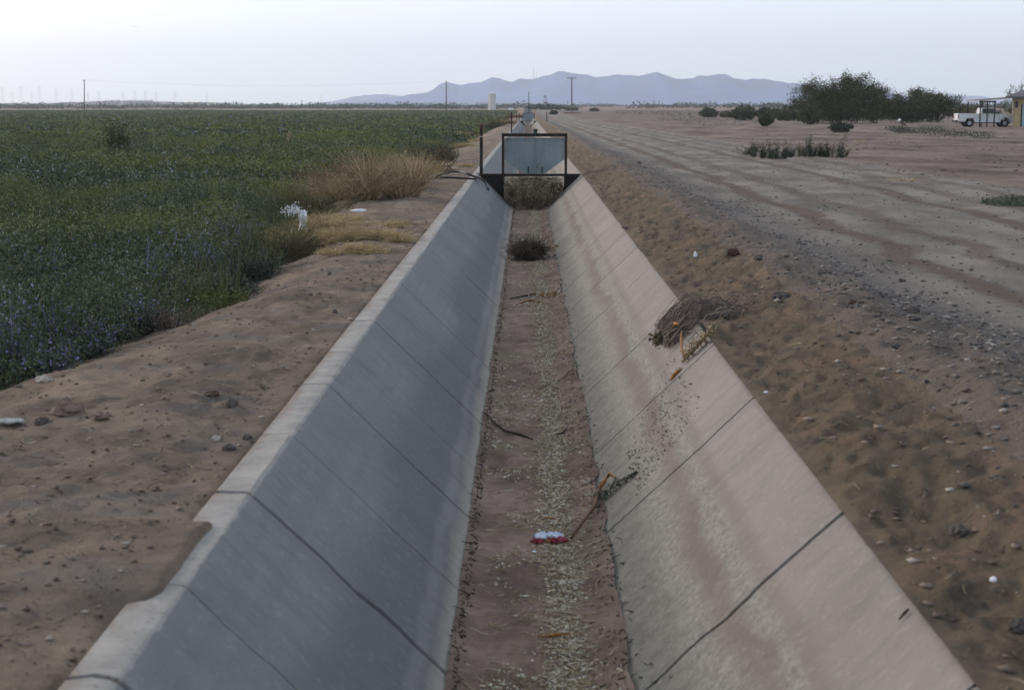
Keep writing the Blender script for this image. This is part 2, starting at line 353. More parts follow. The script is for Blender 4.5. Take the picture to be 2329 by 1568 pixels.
def concrete(side):
    t = NT('concrete_' + ('left' if side < 0 else 'right'), 0.88, 0.25); p = t.pos(); q = t.xyz(p); X, Y, Z = q
    if side < 0:
        s = t.mr(X, XL, XBL, 0, 1, False)
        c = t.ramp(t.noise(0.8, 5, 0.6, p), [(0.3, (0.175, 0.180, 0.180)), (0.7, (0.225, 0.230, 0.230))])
        st = t.noise(1.0, 4, 0.6, t.sc(p, (14, 0.25, 14)))
        c = t.mix(t.math('MULTIPLY', t.mr(st, 0.45, 0.65), 0.25), c, (0.155, 0.160, 0.165))
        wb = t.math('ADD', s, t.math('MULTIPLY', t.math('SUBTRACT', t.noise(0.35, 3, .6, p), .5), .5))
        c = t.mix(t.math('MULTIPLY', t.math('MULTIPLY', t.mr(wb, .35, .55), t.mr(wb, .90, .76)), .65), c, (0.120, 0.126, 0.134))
        band = t.math('ADD', s, t.math('MULTIPLY', t.math('SUBTRACT', t.noise(1.2, 4, .6, p), .5), .12))
        c = t.mix(t.math('MULTIPLY', t.mr(band, 0.84, 0.93), 0.8), c, (0.33, 0.305, 0.265))
        c = t.mix(t.math('MULTIPLY', t.math('MULTIPLY', t.mr(band, 0.76, 0.80), t.mr(band, .86, .82)), 0.30), c, (0.31, 0.31, 0.30))
        c = t.mix(t.mr(t.math('ADD', X, t.math('MULTIPLY', t.math('SUBTRACT', t.noise(9, 4, .6, p), .5), .02)), XL + .012, XL + .002), c, t.ramp(t.noise(5, 5, .65, p), [(.3, (0.25, 0.245, 0.23)), (.7, (0.38, 0.37, 0.345))]))
    else:
        s = t.mr(X, XR, XBR, 0, 1, False)
        wb = t.math('ADD', s, t.math('MULTIPLY', t.math('SUBTRACT', t.noise(0.9, 5, .65, p), .5), .30))
        ws = t.math('ADD', s, t.math('MULTIPLY', t.math('SUBTRACT', t.noise(1.5, 3, .5, t.sc(p, (1, .35, 1))), .5), .06))
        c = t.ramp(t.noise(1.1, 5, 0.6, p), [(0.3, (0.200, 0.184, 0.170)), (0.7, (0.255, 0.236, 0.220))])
        low = t.ramp(t.noise(26, 5, 0.72, t.sc(p, (1.3, .8, 1.3))), [(0.38, (0.140, 0.134, 0.115)), (0.5, (0.205, 0.200, 0.176)), (0.62, (0.258, 0.252, 0.226))])
        c = t.mix(t.math('MULTIPLY', t.mr(ws, .33, .40), .85), c, low)
        c = t.mix(t.math('MULTIPLY', t.math('MULTIPLY', t.mr(ws, .27, .33), t.mr(ws, .385, .345)), .6), c, (0.165, 0.148, 0.130))
        mud = t.math('MULTIPLY', t.mr(wb, .43, .49), t.mr(wb, .62, .515))
        c = t.mix(t.math('MULTIPLY', mud, t.mr(t.noise(.7, 3, .5, p), .38, .55, .45, .95)), c, (0.150, 0.126, 0.106))
        c = t.mix(t.math('MULTIPLY', t.mr(wb, .64, .78), .60), c, t.ramp(t.noise(7, 5, .7, p), [(.38, (0.092, 0.100, 0.080)), (.62, (0.195, 0.198, 0.165))]))
        mp = t.math('MULTIPLY', t.mr(t.vor(30, p)[0], .30, .14), t.mr(t.noise(1.6, 4, .7, p), .50, .60))
        c = t.mix(t.math('MULTIPLY', t.math('MULTIPLY', mp, t.mr(s, .3, .45)), .75), c, (0.135, 0.112, 0.095))
        c = t.mix(t.math('MULTIPLY', t.mr(wb, .93, .99), .8), c, (0.20, 0.160, 0.135))
    if side < 0:
        dd = t.math('ADD', X, t.math('MULTIPLY', t.math('SUBTRACT', t.noise(2.6, 6, .75, p), .5), .34))
        c = t.mix(t.math('MULTIPLY', t.mr(dd, -1.33, -1.40), .8), c, (0.235, 0.190, 0.155))
        c = t.mix(t.math('MULTIPLY', t.math('MULTIPLY', t.mr(t.vor(24, p)[0], .22, .10), t.mr(X, -1.22, -1.24)), .6), c, (0.16, 0.13, 0.11))
    c = t.mix(t.math('MULTIPLY', t.mr(t.noise(70, 3, .7, p), .56, .70), .40), c, (0.12, 0.115, 0.11))
    c = t.mix(t.math('MULTIPLY', t.mr(t.noise(19, 6, .75, p), .52, .66), .22), c, (0.40, 0.39, 0.36))
    c = t.mix(t.math('MULTIPLY', t.mr(t.noise(1.0, 5, .65, t.sc(p, (2.5, 9, 2.5))), .50, .64), .22), c, (0.11, 0.11, 0.11))
    c = t.mix(t.attr('joint'), c, (0.022, 0.020, 0.018))
    t.col(c); b = t.bump(t.noise(7, 4, .6, p), 0.012, .7); t.bump(t.noise(95, 4, .8, p), 0.005, .8, b); return t.done()
def floor_mat():
    t = NT('silt', 0.97, 0.1); p = t.pos()
    c = t.ramp(t.noise(3, 6, .65, t.sc(p, (1, .6, 1))), [(.36, (0.135, 0.100, 0.080)), (.52, (0.215, 0.162, 0.132)), (.66, (0.290, 0.225, 0.185))])
    c = t.mix(t.math('MULTIPLY', t.mr(t.noise(60, 4, .7, t.sc(p, (.5, 1.4, 1))), .56, .68), .5), c, (0.36, 0.33, 0.26))
    c = t.mix(t.math('MULTIPLY', t.mr(t.noise(1.1, 3, .6, p), .56, .68), .4), c, (0.16, 0.155, 0.10))
    t.col(c); b = t.bump(t.noise(22, 5, .7, p), 0.02, .9); t.bump(t.noise(120, 3, .7, p), .005, .9, b); return t.done()
M_soil = soil(); M_road = road(); M_cl = concrete(-1); M_cr = concrete(1); M_floor = floor_mat()
M_steel = simple('rusty_dark_steel', (0.016, 0.014, 0.015), 0.75, 0.4, 9, 0.002, 0.2, c2=(0.032, 0.024, 0.021))
M_black = simple('black_coated_steel', (0.016, 0.015, 0.016), 0.75, 0.4, 7, 0.002)
M_rubber = simple('black_rubber', (0.012, 0.012, 0.014), 0.5, 0.3, 20)
M_wood = simple('weathered_pole_wood', (0.055, 0.045, 0.038), 0.9, 0.3, 3)
M_white = simple('white_plastic', (0.74, 0.76, 0.80), 0.5, 0.08, 20)
def galv():
    t = NT('galvanised_gate_plate', 0.55, 0.4); p = t.obj; t.b.inputs['Metallic'].default_value = 0.35
    c = t.ramp(t.noise(2.2, 5, .6, t.sc(p, (1, 1, .35))), [(.3, (0.15, 0.19, 0.22)), (.7, (0.25, 0.29, 0.31))])
    c = t.mix(t.math('MULTIPLY', t.mr(t.noise(5, 5, .7, t.sc(p, (2.5, 1, .3))), .56, .70), .35), c, (0.30, 0.33, 0.33))
    c = t.mix(t.math('MULTIPLY', t.mr(t.xyz(p)[2], .42, .1), .35), c, (0.13, 0.19, 0.175))
    c = t.mix(t.math('MULTIPLY', t.mr(t.noise(6, 6, .75, t.sc(p, (1.6, 1, .5))), .57, .66), .55), c, (0.13, 0.085, 0.055))
    t.col(c); t.bump(t.noise(4, 3), .004, .5); return t.done()
M_galv = galv()

# ------------------------------------------------------------------ the land (one sheet each side of the ditch, plus the road strip)
rows = np.concatenate([np.exp(np.arange(math.log(2.2), math.log(9500), 0.0058)), [9500]])
def cols(x0, first, g, end):
    o = [0.0]; d = first
    while o[-1] < end: o.append(o[-1] + d); d *= g
    return np.array(o)
def sheet(xs, ys, zf):
    Xg, Yg = np.meshgrid(xs, ys); Z = zf(Xg, Yg)
    V = np.stack([Xg, Yg, Z], -1).reshape(-1, 3); n = len(xs); m = len(ys)
    i = np.arange((m - 1) * n).reshape(m - 1, n)[:, :-1]
    return V, np.stack([i, i + 1, i + 1 + n, i + n], -1)
cl = cols(0, 0.022, 1.030, 4200); xsL = (XLO - cl)[::-1]; xsL = np.concatenate([xsL, [XLO + .02, XLO + .045, XLO + .07, XLO + .09, XLO + .11, XLO + .13, XLO + .15]])
cr = cols(0, 0.020, 1.028, 4200); xsR = np.concatenate([[XR - 0.004], XR + 0.004 + cr])
VL, FL = sheet(xsL, rows, zl); 
VR, FR = sheet(xsR, rows, zr)
i0 = int(np.searchsorted(xsR, 2.15)); i1 = int(np.searchsorted(xsR, 9.3))
def pick(V, Fq):
    u, inv = np.unique(Fq, return_inverse=True); return V[u], inv.reshape(Fq.shape)
va, fa = pick(VR, FR[:, :i0].reshape(-1, 4)); vc, fc_ = pick(VR, FR[:, i1:].reshape(-1, 4)); vb, fb = pick(VR, FR[:, i0:i1].reshape(-1, 4))
n0 = len(VL); n1_ = n0 + len(va)
tag(mesh('ground', np.concatenate([VL, va, vc]), np.concatenate([FL.reshape(-1, 4), fa + n0, fc_ + n1_]), M_soil, smooth=True), kind='structure')
tag(mesh('dirt_road', vb, fb, M_road, smooth=True), kind='structure')

# ------------------------------------------------------------------ ditch lining with real joint grooves
def Yat(px, py): return P(px, py, 0).y
jl = [Yat(0, y) for y in (1540, 1117, 872, 728, 643, 548, 496, 455, 425, 405, 1330, 985, 800, 683, 598, 520)]
jl_w = [.018, .030, .016, .020, .013, .028, .016, .016, .022, .018, .006, .008, .006, .009, .009, .010]
jr = [Yat(0, y) for y in (1545, 1160, 900, 782, 690, 603, 560, 527, 500, 480, 458, 440, 425)]
jr_w = [.012, .017, .014, .012, .013, .016, .013, .017, .014, .018, .016, .016, .016]
g = 44.0
while g < 330: jl.append(g); jl_w.append(.01); jr.append(g + 1); jr_w.append(.01); g += 2.6
def lining(side, js, ws, name, parent):
    ys = list(np.exp(np.arange(math.log(2.2), math.log(45), 0.006))) + list(np.arange(45.5, 330, 1.0)) + [400, 700, 1500, 4000, 9500]
    js_ = []
    for j, wj in zip(js, ws):
        ys = [y for y in ys if abs(y - j) > wj * 2.2 + .012]; ys += [j - wj * 1.6, j - wj, j - wj * .35, j + wj * .35, j + wj, j + wj * 1.6]; js_.append((j, wj))
    ys = np.array(sorted(ys)); jn = np.zeros(len(ys)); near = np.full(len(ys), -1)
    for k, (j, wj) in enumerate(js_):
        near[np.abs(ys - j) < wj * 2] = k; jn[np.abs(ys - j) < wj * .7] = 1
    ss = np.linspace(0, 1.08, 40)
    xl, xb_ = (XL, XBL) if side < 0 else (XR, XBR); nx = 0.707 if side < 0 else -0.707
    prof = [(xl + (xb_ - xl) * s, -DEP * s, nx, .707, s) for s in ss]
    prof[0] = (prof[0][0], -0.004, nx, .707, 0)
    if side < 0: prof = [(XLO, -0.14, -1, 0, -3), (XLO, -0.012, -.7, .7, -2), (XLO + .012, 0.0, 0, 1, -1.5), (XLO + .09, 0.001, 0, 1, -1), (XL - .012, 0, 0, 1, -.5)] + prof
    else: prof = [(XR + .10, -0.05, 0, 1, -1), (XR + .012, 0.0, 0, 1, -.5)] + prof
    V = []; J = []; K = len(prof)
    sarr = np.array([q[4] for q in prof]) * 6
    for y, a, nr in zip(ys, jn, near):
        wob = 0.0
        if nr >= 0: wob = (0.020 * vn(sarr, np.full(K, nr * 3.1), 5) + 0.009 * vn(sarr * 4, np.full(K, nr * 1.7), 6))
        edge = 0.008 * vn(np.full(K, y * 3.1), sarr * 0, 12) + 0.006 * vn(np.full(K, y * 11.), sarr * 0, 13) - .022 * np.clip(vn(np.full(K, y * 5.3), sarr * 0, 14) - .55, 0, 1)
        wav = 0.004 * vn(np.full(K, y * .8), sarr * .3, 15)
        z0 = float(zb(y))
        for i, (x, z, ax, az, s) in enumerate(prof):
            dd = wav[i] - a * 0.05 + (edge[i] * 0.6 if abs(s) <= .5 else 0)
            V.append((x + ax * dd, y + (wob[i] if nr >= 0 else 0), z + az * dd + z0)); J.append(a)
    m = len(ys); i = (np.arange(m - 1)[:, None] * K + np.arange(K - 1)[None]).reshape(-1)
    Fq = np.stack([i, i + K, i + K + 1, i + 1], -1)
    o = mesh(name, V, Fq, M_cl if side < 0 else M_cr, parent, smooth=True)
    o.data.set_sharp_from_angle(angle=0.5)
    a = o.data.attributes.new('joint', 'FLOAT', 'POINT'); a.data.foreach_set('value', np.array(J, np.float32)); return o
ditch = empty('irrigation_ditch', (0, 20, 0))
tag(ditch, 'V-shaped concrete-lined irrigation ditch running straight away between the crop field and the dirt road', 'ditch')
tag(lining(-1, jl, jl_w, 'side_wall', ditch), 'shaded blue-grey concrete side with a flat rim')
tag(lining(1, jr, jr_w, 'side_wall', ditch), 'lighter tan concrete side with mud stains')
def zf(x, Y):
    x = np.asarray(x, float)
    e = np.minimum(np.abs(x - XBL), np.abs(x - XBR))
    z = -DEP + 0.035 + 0.055 * sst(0.18, -.03, XBR + .04 - x) + 0.03 * sst(.12, -.03, x - XBL + .03) \
        + 0.022 * fbm(x * 3, Y * 2.2, 3, 101) + 0.012 * fbm(x * 12, Y * 12, 3, 107)
    return z + zb(Y)
rf = rows[rows < 400]
Vf, Ff = sheet(np.linspace(XBL - .045, XBR + .075, 60), rf, zf); wobx = 0.045 * fbm(Vf[:, 1] * 1.7, Vf[:, 1] * 0, 4, 113)
edge = np.abs(Vf[:, 0] - .035) > .40; Vf[:, 0] += wobx * edge
tag(mesh('ditch_floor', Vf, Ff.reshape(-1, 4), M_floor, smooth=True), kind='structure')
# soil filling below so nothing floats when seen from the side

# ------------------------------------------------------------------ haze over the whole plain
hz = MB().box((-9000, -300, -3.5), (9000, 9450, 330))
hzm = bpy.data.materials.new('haze_air'); hzm.use_nodes = True; ht = hzm.node_tree; ht.nodes.clear()
hv = ht.nodes.new('ShaderNodeVolumePrincipled'); hv.inputs['Color'].default_value = (0.80, 0.89, 1.0, 1); hv.inputs['Density'].default_value = 0.00015; hv.inputs['Anisotropy'].default_value = 0.3
ho = ht.nodes.new('ShaderNodeOutputMaterial'); ht.links.new(hv.outputs[0], ho.inputs['Volume'])
tag(hz.build('haze', hzm), kind='stuff')

# ------------------------------------------------------------------ mountains
def terrain_ridge(name, prof, Y0, seed, depth, mat):
    px = np.array([p[0] for p in prof], float); py = np.array([p[1] for p in prof], float)
    xw = (px - 1200) / F * Y0; hh = (238.5 - py) / F * Y0
    xs = np.linspace(xw[0], xw[-1], 420); H = np.interp(xs, xw, hh); H = H + np.minimum(H, 40) / 40 * (3.6 * (1 - 2.4 * np.abs(vn(xs / 75, xs * 0, seed + 1))) + 2.0 * vn(xs / 25, xs * 0, seed + 2) - .8)
    ts = np.linspace(-1, 1, 60)
    Xg, T = np.meshgrid(xs, ts); Hg = np.tile(H, (60, 1))
    spur = fbm(Xg / 170, T * 1.5 + Xg / 900, 4, seed)
    spur = (1 - 2.2 * np.abs(vn(Xg / 130, T * 1.2, seed))) * .8 + .5 * spur; fall = np.clip(1 - np.abs(T) ** 1.0, 0, 1)
    Z = Hg * fall ** 1.8 * (1 + 0.40 * spur * sst(0, .35, np.abs(T))) - 4 * np.abs(T) + 0.02 * Hg * fbm(Xg / 40, T * 6, 3, seed + 3)
    Yg = Y0 + T * depth + 0.10 * depth * fbm(Xg / 300, T, 2, seed + 9) * np.abs(T)
    V = np.stack([Xg, Yg, Z - 1], -1).reshape(-1, 3); n = 420; i = (np.arange(59)[:, None] * n + np.arange(n - 1)[None]).reshape(-1)
    return tag(mesh(name, V, np.stack([i, i + 1, i + 1 + n, i + n], -1), mat, smooth=True), kind='structure')
M_hazerock = simple('haze_tinted_rock', (0.035, 0.110, 0.320), 0.95, 0.3, 0.004)  # blue of distance haze is put into the rock's base colour
front = [(770, 238), (800, 232), (850, 228), (905, 219), (940, 212), (975, 210), (990, 201), (1003, 191), (1018, 186), (1035, 187), (1050, 190), (1065, 186), (1090, 187), (1105, 181), (1120, 175), (1135, 175), (1150, 179), (1165, 184), (1180, 179), (1210, 178), (1235, 172), (1260, 165), (1280, 161), (1300, 163), (1325, 166), (1350, 172), (1380, 172), (1400, 170), (1440, 171), (1470, 167), (1490, 163), (1510, 169), (1530, 175), (1570, 174), (1600, 170), (1625, 168), (1643, 168), (1658, 177), (1690, 180), (1730, 178), (1760, 184), (1800, 188), (1850, 193), (1900, 198), (1960, 204), (2040, 214), (2110, 226), (2160, 237)]
terrain_ridge('mountains', front, 5600, 5, 900, M_hazerock)
terrain_ridge('mountains', [(700, 238), (760, 229), (800, 219), (840, 215), (870, 214), (900, 217), (960, 222), (1040, 237)], 7400, 15, 700, M_hazerock)
terrain_ridge('mountains', [(1980, 236), (2060, 221), (2120, 213), (2150, 214), (2185, 219), (2215, 217), (2250, 224), (2300, 229), (2400, 236)], 8200, 25, 600, M_hazerock)
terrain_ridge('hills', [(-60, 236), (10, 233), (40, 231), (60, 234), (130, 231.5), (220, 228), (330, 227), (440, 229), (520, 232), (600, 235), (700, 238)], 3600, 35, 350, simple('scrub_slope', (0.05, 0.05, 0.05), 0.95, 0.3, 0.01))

# ------------------------------------------------------------------ crop field
GREEN = [(0.0, (0.028, 0.044, 0.024)), (0.35, (0.058, 0.084, 0.042)), (0.62, (0.092, 0.124, 0.064)), (0.78, (0.138, 0.165, 0.112)), (0.88, (0.17, 0.21, 0.17)), (0.95, (0.19, 0.17, 0.40)), (1.0, (0.34, 0.36, 0.38))]
M_crop = foliage('crop_leaves', GREEN, (0.200, 0.215, 0.050), 0.12)
cp = []
def canopy_h(x, y): return 0.54 + 0.20 * fbm(x * .7, y * .5, 3, 201) + 0.13 * vn(x * 3, y * 3, 203)
def crop_zone(y0, y1, dens, ln, asp=.5):
    aw = lambda y: 0.34 * y + 2.5
    n = int(dens * (y1 - y0) * (aw(y1) + aw(y0)) / 2 * 1.15)
    y = y0 + (y1 - y0) * np.sqrt(R.random(n)) if y1 > 3 * y0 else y0 + (y1 - y0) * R.random(n)
    x = -aw(y) + R.random(n) * (aw(y) + 1.0)
    e = xe(y) - 0.10 + 0.25 * vn(y * 2.3, x * 0, 206) + 0.14 * vn(y * 7, x * 0, 207); k = x < e; x = x[k]; y = y[k]; e = e[k]
    inn = np.clip((e - x) / 0.8, 0.15, 1) ** .6
    bm = vn(x * 2.6, y * 2.6, 231) + .6 * vn(x * 6, y * 6, 233); h = canopy_h(x, y) * inn * (1 + (.34 if y1 < 100 else .15) * bm) + (.30 * sst(.45, .8, vn(x * .9, y * .6, 237)) if y1 < 100 else 0); tuft = 0.5 + 0.5 * vn(x * 5, y * 5, 209)
    z = zl(x, y) + h * (0.25 + 0.75 * R.random(len(x)) ** .55) * (0.82 + .25 * tuft)
    front = (e - x) < 0.6; z = np.where(front, zl(x, y) + h * R.random(len(x)), z)
    C = np.stack([x, y, z], 1)
    v, f, q = leaves(C, ln * (0.6 + .8 * R.random(len(C))), ln * asp * (0.6 + .8 * R.random(len(C))), .35)
    big = np.repeat(np.clip((z - zl(x, y)) / 0.55, 0, 1), 4)
    q = np.clip(q * .74 + np.repeat(.13 * vn(x * 1.7, y * 1.7, 241) + .10 * bm, 4) + (0.12 + .22 * R.random()) * (np.repeat(R.random(len(C)) + .04 * vn(x * 1.1, y * .7, 216), 4) > .87), 0, 1)
    cp.append((v, f, q)); return x, y
crop_zone(9.5, 17, 3600, .030); crop_zone(17, 34, 1700, .040); crop_zone(34, 90, 300, .075); crop_zone(90, 250, 26, .20, .6); crop_zone(250, 715, 3.2, .55, .7)
# upright stems near the edge
n = 1500; y = 9.5 + 26 * R.random(n) ** 1.3; x = xe(y) - 0.05 - 2.2 * R.random(n) ** 1.5; h = canopy_h(x, y) * (.8 + .5 * R.random(n)); z0 = zl(x, y)
t = np.linspace(0, 1, 5)[None, :]; dx = R.normal(size=(n, 1)) * .10; dy = R.normal(size=(n, 1)) * .10
A = np.stack([x[:, None] + dx * t ** 1.5, y[:, None] + dy * t ** 1.5, z0[:, None] + h[:, None] * t], -1)
v, f, q = strands(A, .0035 + .002 * R.random(n)); cp.append((v, f, q * .6))
v, f, q = cat(*cp)
tag(mesh('crop_field', v, f, M_crop, rnd=q), kind='stuff')

# ------------------------------------------------------------------ loose stones, clods, chips
def scatter(n, fx, fy, zfun, s0, s1, pw=3):
    y = fy(R.random(n)); x = fx(R.random(n), y); sz = s0 + (s1 - s0) * R.random(n) ** pw
    return np.stack([x, y, zfun(x, y) + sz * .25], 1), sz
M_grav = foliage('gravel_stones', [(0, (0.060, 0.056, 0.055)), (.4, (0.125, 0.118, 0.114)), (.8, (0.20, 0.182, 0.165)), (1, (0.38, 0.36, 0.33))], rough=.9)
ls = lambda a, b: (lambda u: a * (b / a) ** u)
c1, s1 = scatter(17000, lambda u, y: 2.5 + .8 * (u + .35 * vn(y * .5, u * 0, 7)) + .38 * R.normal(size=len(u)), ls(6.5, 60), zr, .004, .028, 5); c1[:, 2] -= s1 * .2; k = fbm(c1[:, 0] * 1.5, c1[:, 1] * .8, 3, 621) > -.15; c1 = c1[k]; s1 = s1[k]
c2, s2 = scatter(11000, lambda u, y: 2.2 + 7.5 * u, ls(6.5, 60), zr, .005, .024, 4)
v, f, q = cat(stones(c1, s1), stones(c2, s2)); tag(mesh('gravel', v, f, M_grav, rnd=q), kind='stuff')
M_clod = foliage('soil_clods', [(0, (0.075, 0.058, 0.048)), (.5, (0.16, 0.125, 0.10)), (.9, (0.23, 0.185, 0.155)), (1, (0.42, 0.38, 0.33))], rough=.95)
c1, s1 = scatter(5500, lambda u, y: XLO - .02 - 2.3 * u ** 1.2, ls(4.2, 60), zl, .004, .020, 4)
c2, s2 = scatter(2200, lambda u, y: XR + .03 + 1.5 * u, ls(4.2, 50), zr, .005, .024, 4)
c3, s3 = scatter(9000, lambda u, y: 9 + 30 * u, ls(22, 120), zr, .012, .06, 5); k = fbm(c3[:, 0] * .35, c3[:, 1] * .12, 3, 611) > .10; c3 = c3[k]; s3 = s3[k]
v, f, q = cat(stones(c1, s1), stones(c2, s2), stones(c3, s3)); tag(mesh('soil_clods', v, f, M_clod, rnd=q), kind='stuff')
n = 2600; y = 4.3 * (45 / 4.3) ** R.random(n); sd_ = R.random(n) < .6; x = np.where(sd_, XLO - .05 - 2.2 * R.random(n), XR + .08 + 1.6 * R.random(n)); a_ = R.random((n, 1)) * 6.28; t = np.linspace(-1, 1, 5)[None, :]; L = (.012 + .05 * R.random(n) ** 3)[:, None]; cv = R.normal(size=(n, 1)) * .4
xx = x[:, None] + L * (np.cos(a_) * t - np.sin(a_) * cv * t * t); yy = y[:, None] + L * (np.sin(a_) * t + np.cos(a_) * cv * t * t); zz = np.where(sd_[:, None], zl(xx, yy), zr(xx, yy)) + .004 + .012 * R.random((n, 1)) * (1 + t)
v, f, q = strands(np.stack([xx, yy, zz], -1), .0014 + .0018 * R.random(n)); tag(mesh('straw_bits', v, f, foliage('straw', [(0, (0.06, .045, .03)), (.5, (.17, .13, .085)), (1, (.48, .42, .30))]), rnd=q), kind='stuff')
# leaf chips on the ditch floor
M_chip = foliage('pale_leaf_chips', [(0, (0.13, 0.095, 0.05)), (.3, (0.36, 0.29, 0.17)), (.55, (0.55, 0.50, 0.37)), (.85, (0.74, 0.72, 0.63)), (1, (0.36, 0.38, 0.21))])
n = 56000; y = 4.0 * (40 / 4.0) ** R.random(n)
m = R.random(n); bandx = .190 + .025 * vn(y * .7, y * 0, 301) + .058 * R.normal(size=n); alls = XBL + (XBR + .05 - XBL) * R.random(n); lft = -.20 + .10 * R.normal(size=n)
x = np.where(m < .56, bandx, np.where(m < .84, alls, lft)); keep = (x > XBL - .01) & (x < XBR + .02) & ((fbm(x * 3, y * 1.6, 3, 303) + .5 * (m < .56)) > .02); x = x[keep]; y = y[keep]; n = len(x)
D = np.stack([R.normal(size=n) * 1.5, R.normal(size=n), .12 * R.normal(size=n)], 1)
v, f, q = leaves(np.stack([x, y, zf(x, y) + .004 + .008 * R.random(n)], 1), .010 + .036 * R.random(n) ** 2.5, .004 + .008 * R.random(n) ** 1.5, 0.0, D)
n = 2600; y = 4.2 * (40 / 4.2) ** R.random(n); x = np.clip(np.where(R.random(n) < .5, .2 + .1 * R.normal(size=n), XBL + (XBR - XBL) * R.random(n)), XBL, XBR); a_ = R.random((n, 1)) * 6.28; t = np.linspace(-1, 1, 5)[None, :]; L = (.015 + .06 * R.random(n) ** 2)[:, None]; cv = R.normal(size=(n, 1)) * .3
xx = x[:, None] + L * (np.cos(a_) * t * 1.3 - np.sin(a_) * cv * t * t); yy = y[:, None] + L * (np.sin(a_) * t + np.cos(a_) * cv * t * t); A = np.stack([xx, yy, zf(xx, yy) + .007 + .008 * R.random((n, 1)) * (1 - t * t)], -1)
v, f, q = cat((v, f, q), (lambda r: (r[0], r[1], r[2] * .6))(strands(A, .0016 + .0016 * R.random(n))))
tag(mesh('leaf_litter', v, f, M_chip, rnd=q), kind='stuff')
# dark crumbs and stubble caught where the floor meets the sides
M_stub = foliage('dry_stubble', [(0, (0.022, 0.018, 0.014)), (.7, (0.06, 0.048, 0.036)), (1, (0.13, 0.11, 0.08))])
n = 2600; y = 4.2 * (40 / 4.2) ** R.random(n); m = R.random(n) < .62; x = np.where(m, XBL - .012 + .016 * R.normal(size=n), XBR + .03 + .05 * R.normal(size=n)); z = np.where(m, zf(np.maximum(x, XBL), y), np.maximum(zf(x, y), -DEP + np.maximum(x - XBR, 0) * 1.0))
t = np.linspace(0, 1, 4)[None, :]; L = (.012 + .035 * R.random(n) ** 2)[:, None]
sx = np.where(m, -1, 1)[:, None] * .7
A = np.stack([x[:, None] + (sx * .5 + .5 * R.normal(size=(n, 1))) * L * t, y[:, None] + R.normal(size=(n, 1)) * .6 * L * t, z[:, None] + .004 + L * .45 * t * (1.25 - .5 * t)], -1)
v, f, q = strands(A, .0028 + .003 * R.random(n)); c, s_ = np.stack([x, y, z], 1)[::3], (.004 + .010 * R.random(n) ** 3)[::3]
sv, sf, sq = stones(c + R.normal(size=c.shape) * .01 * np.array([1, 1, 0]), s_)
nn = 900; u = R.random(nn); ss_ = .22 + .5 * R.random(nn); yy = 10.6 + 2.4 * R.random(nn) * (1.2 - ss_) - 1.2 * ss_; xx = XR + (XBR - XR) * ss_
sp = np.stack([xx, yy, -DEP * ss_ + .002 + 0 * yy], 1); pv, pf_, pq = stones(sp, .003 + .007 * R.random(nn) ** 3, .5); sv, sf, sq = cat((sv, sf, sq), (pv, pf_, pq))
tag(mesh('stubble', v, f, M_stub, rnd=q), kind='stuff'); tag(mesh('mud_crumbs', sv, sf, M_stub, rnd=sq), kind='stuff')

M_rockr_ = simple('rust', (0.11, 0.05, 0.025), .9, .4, 40)
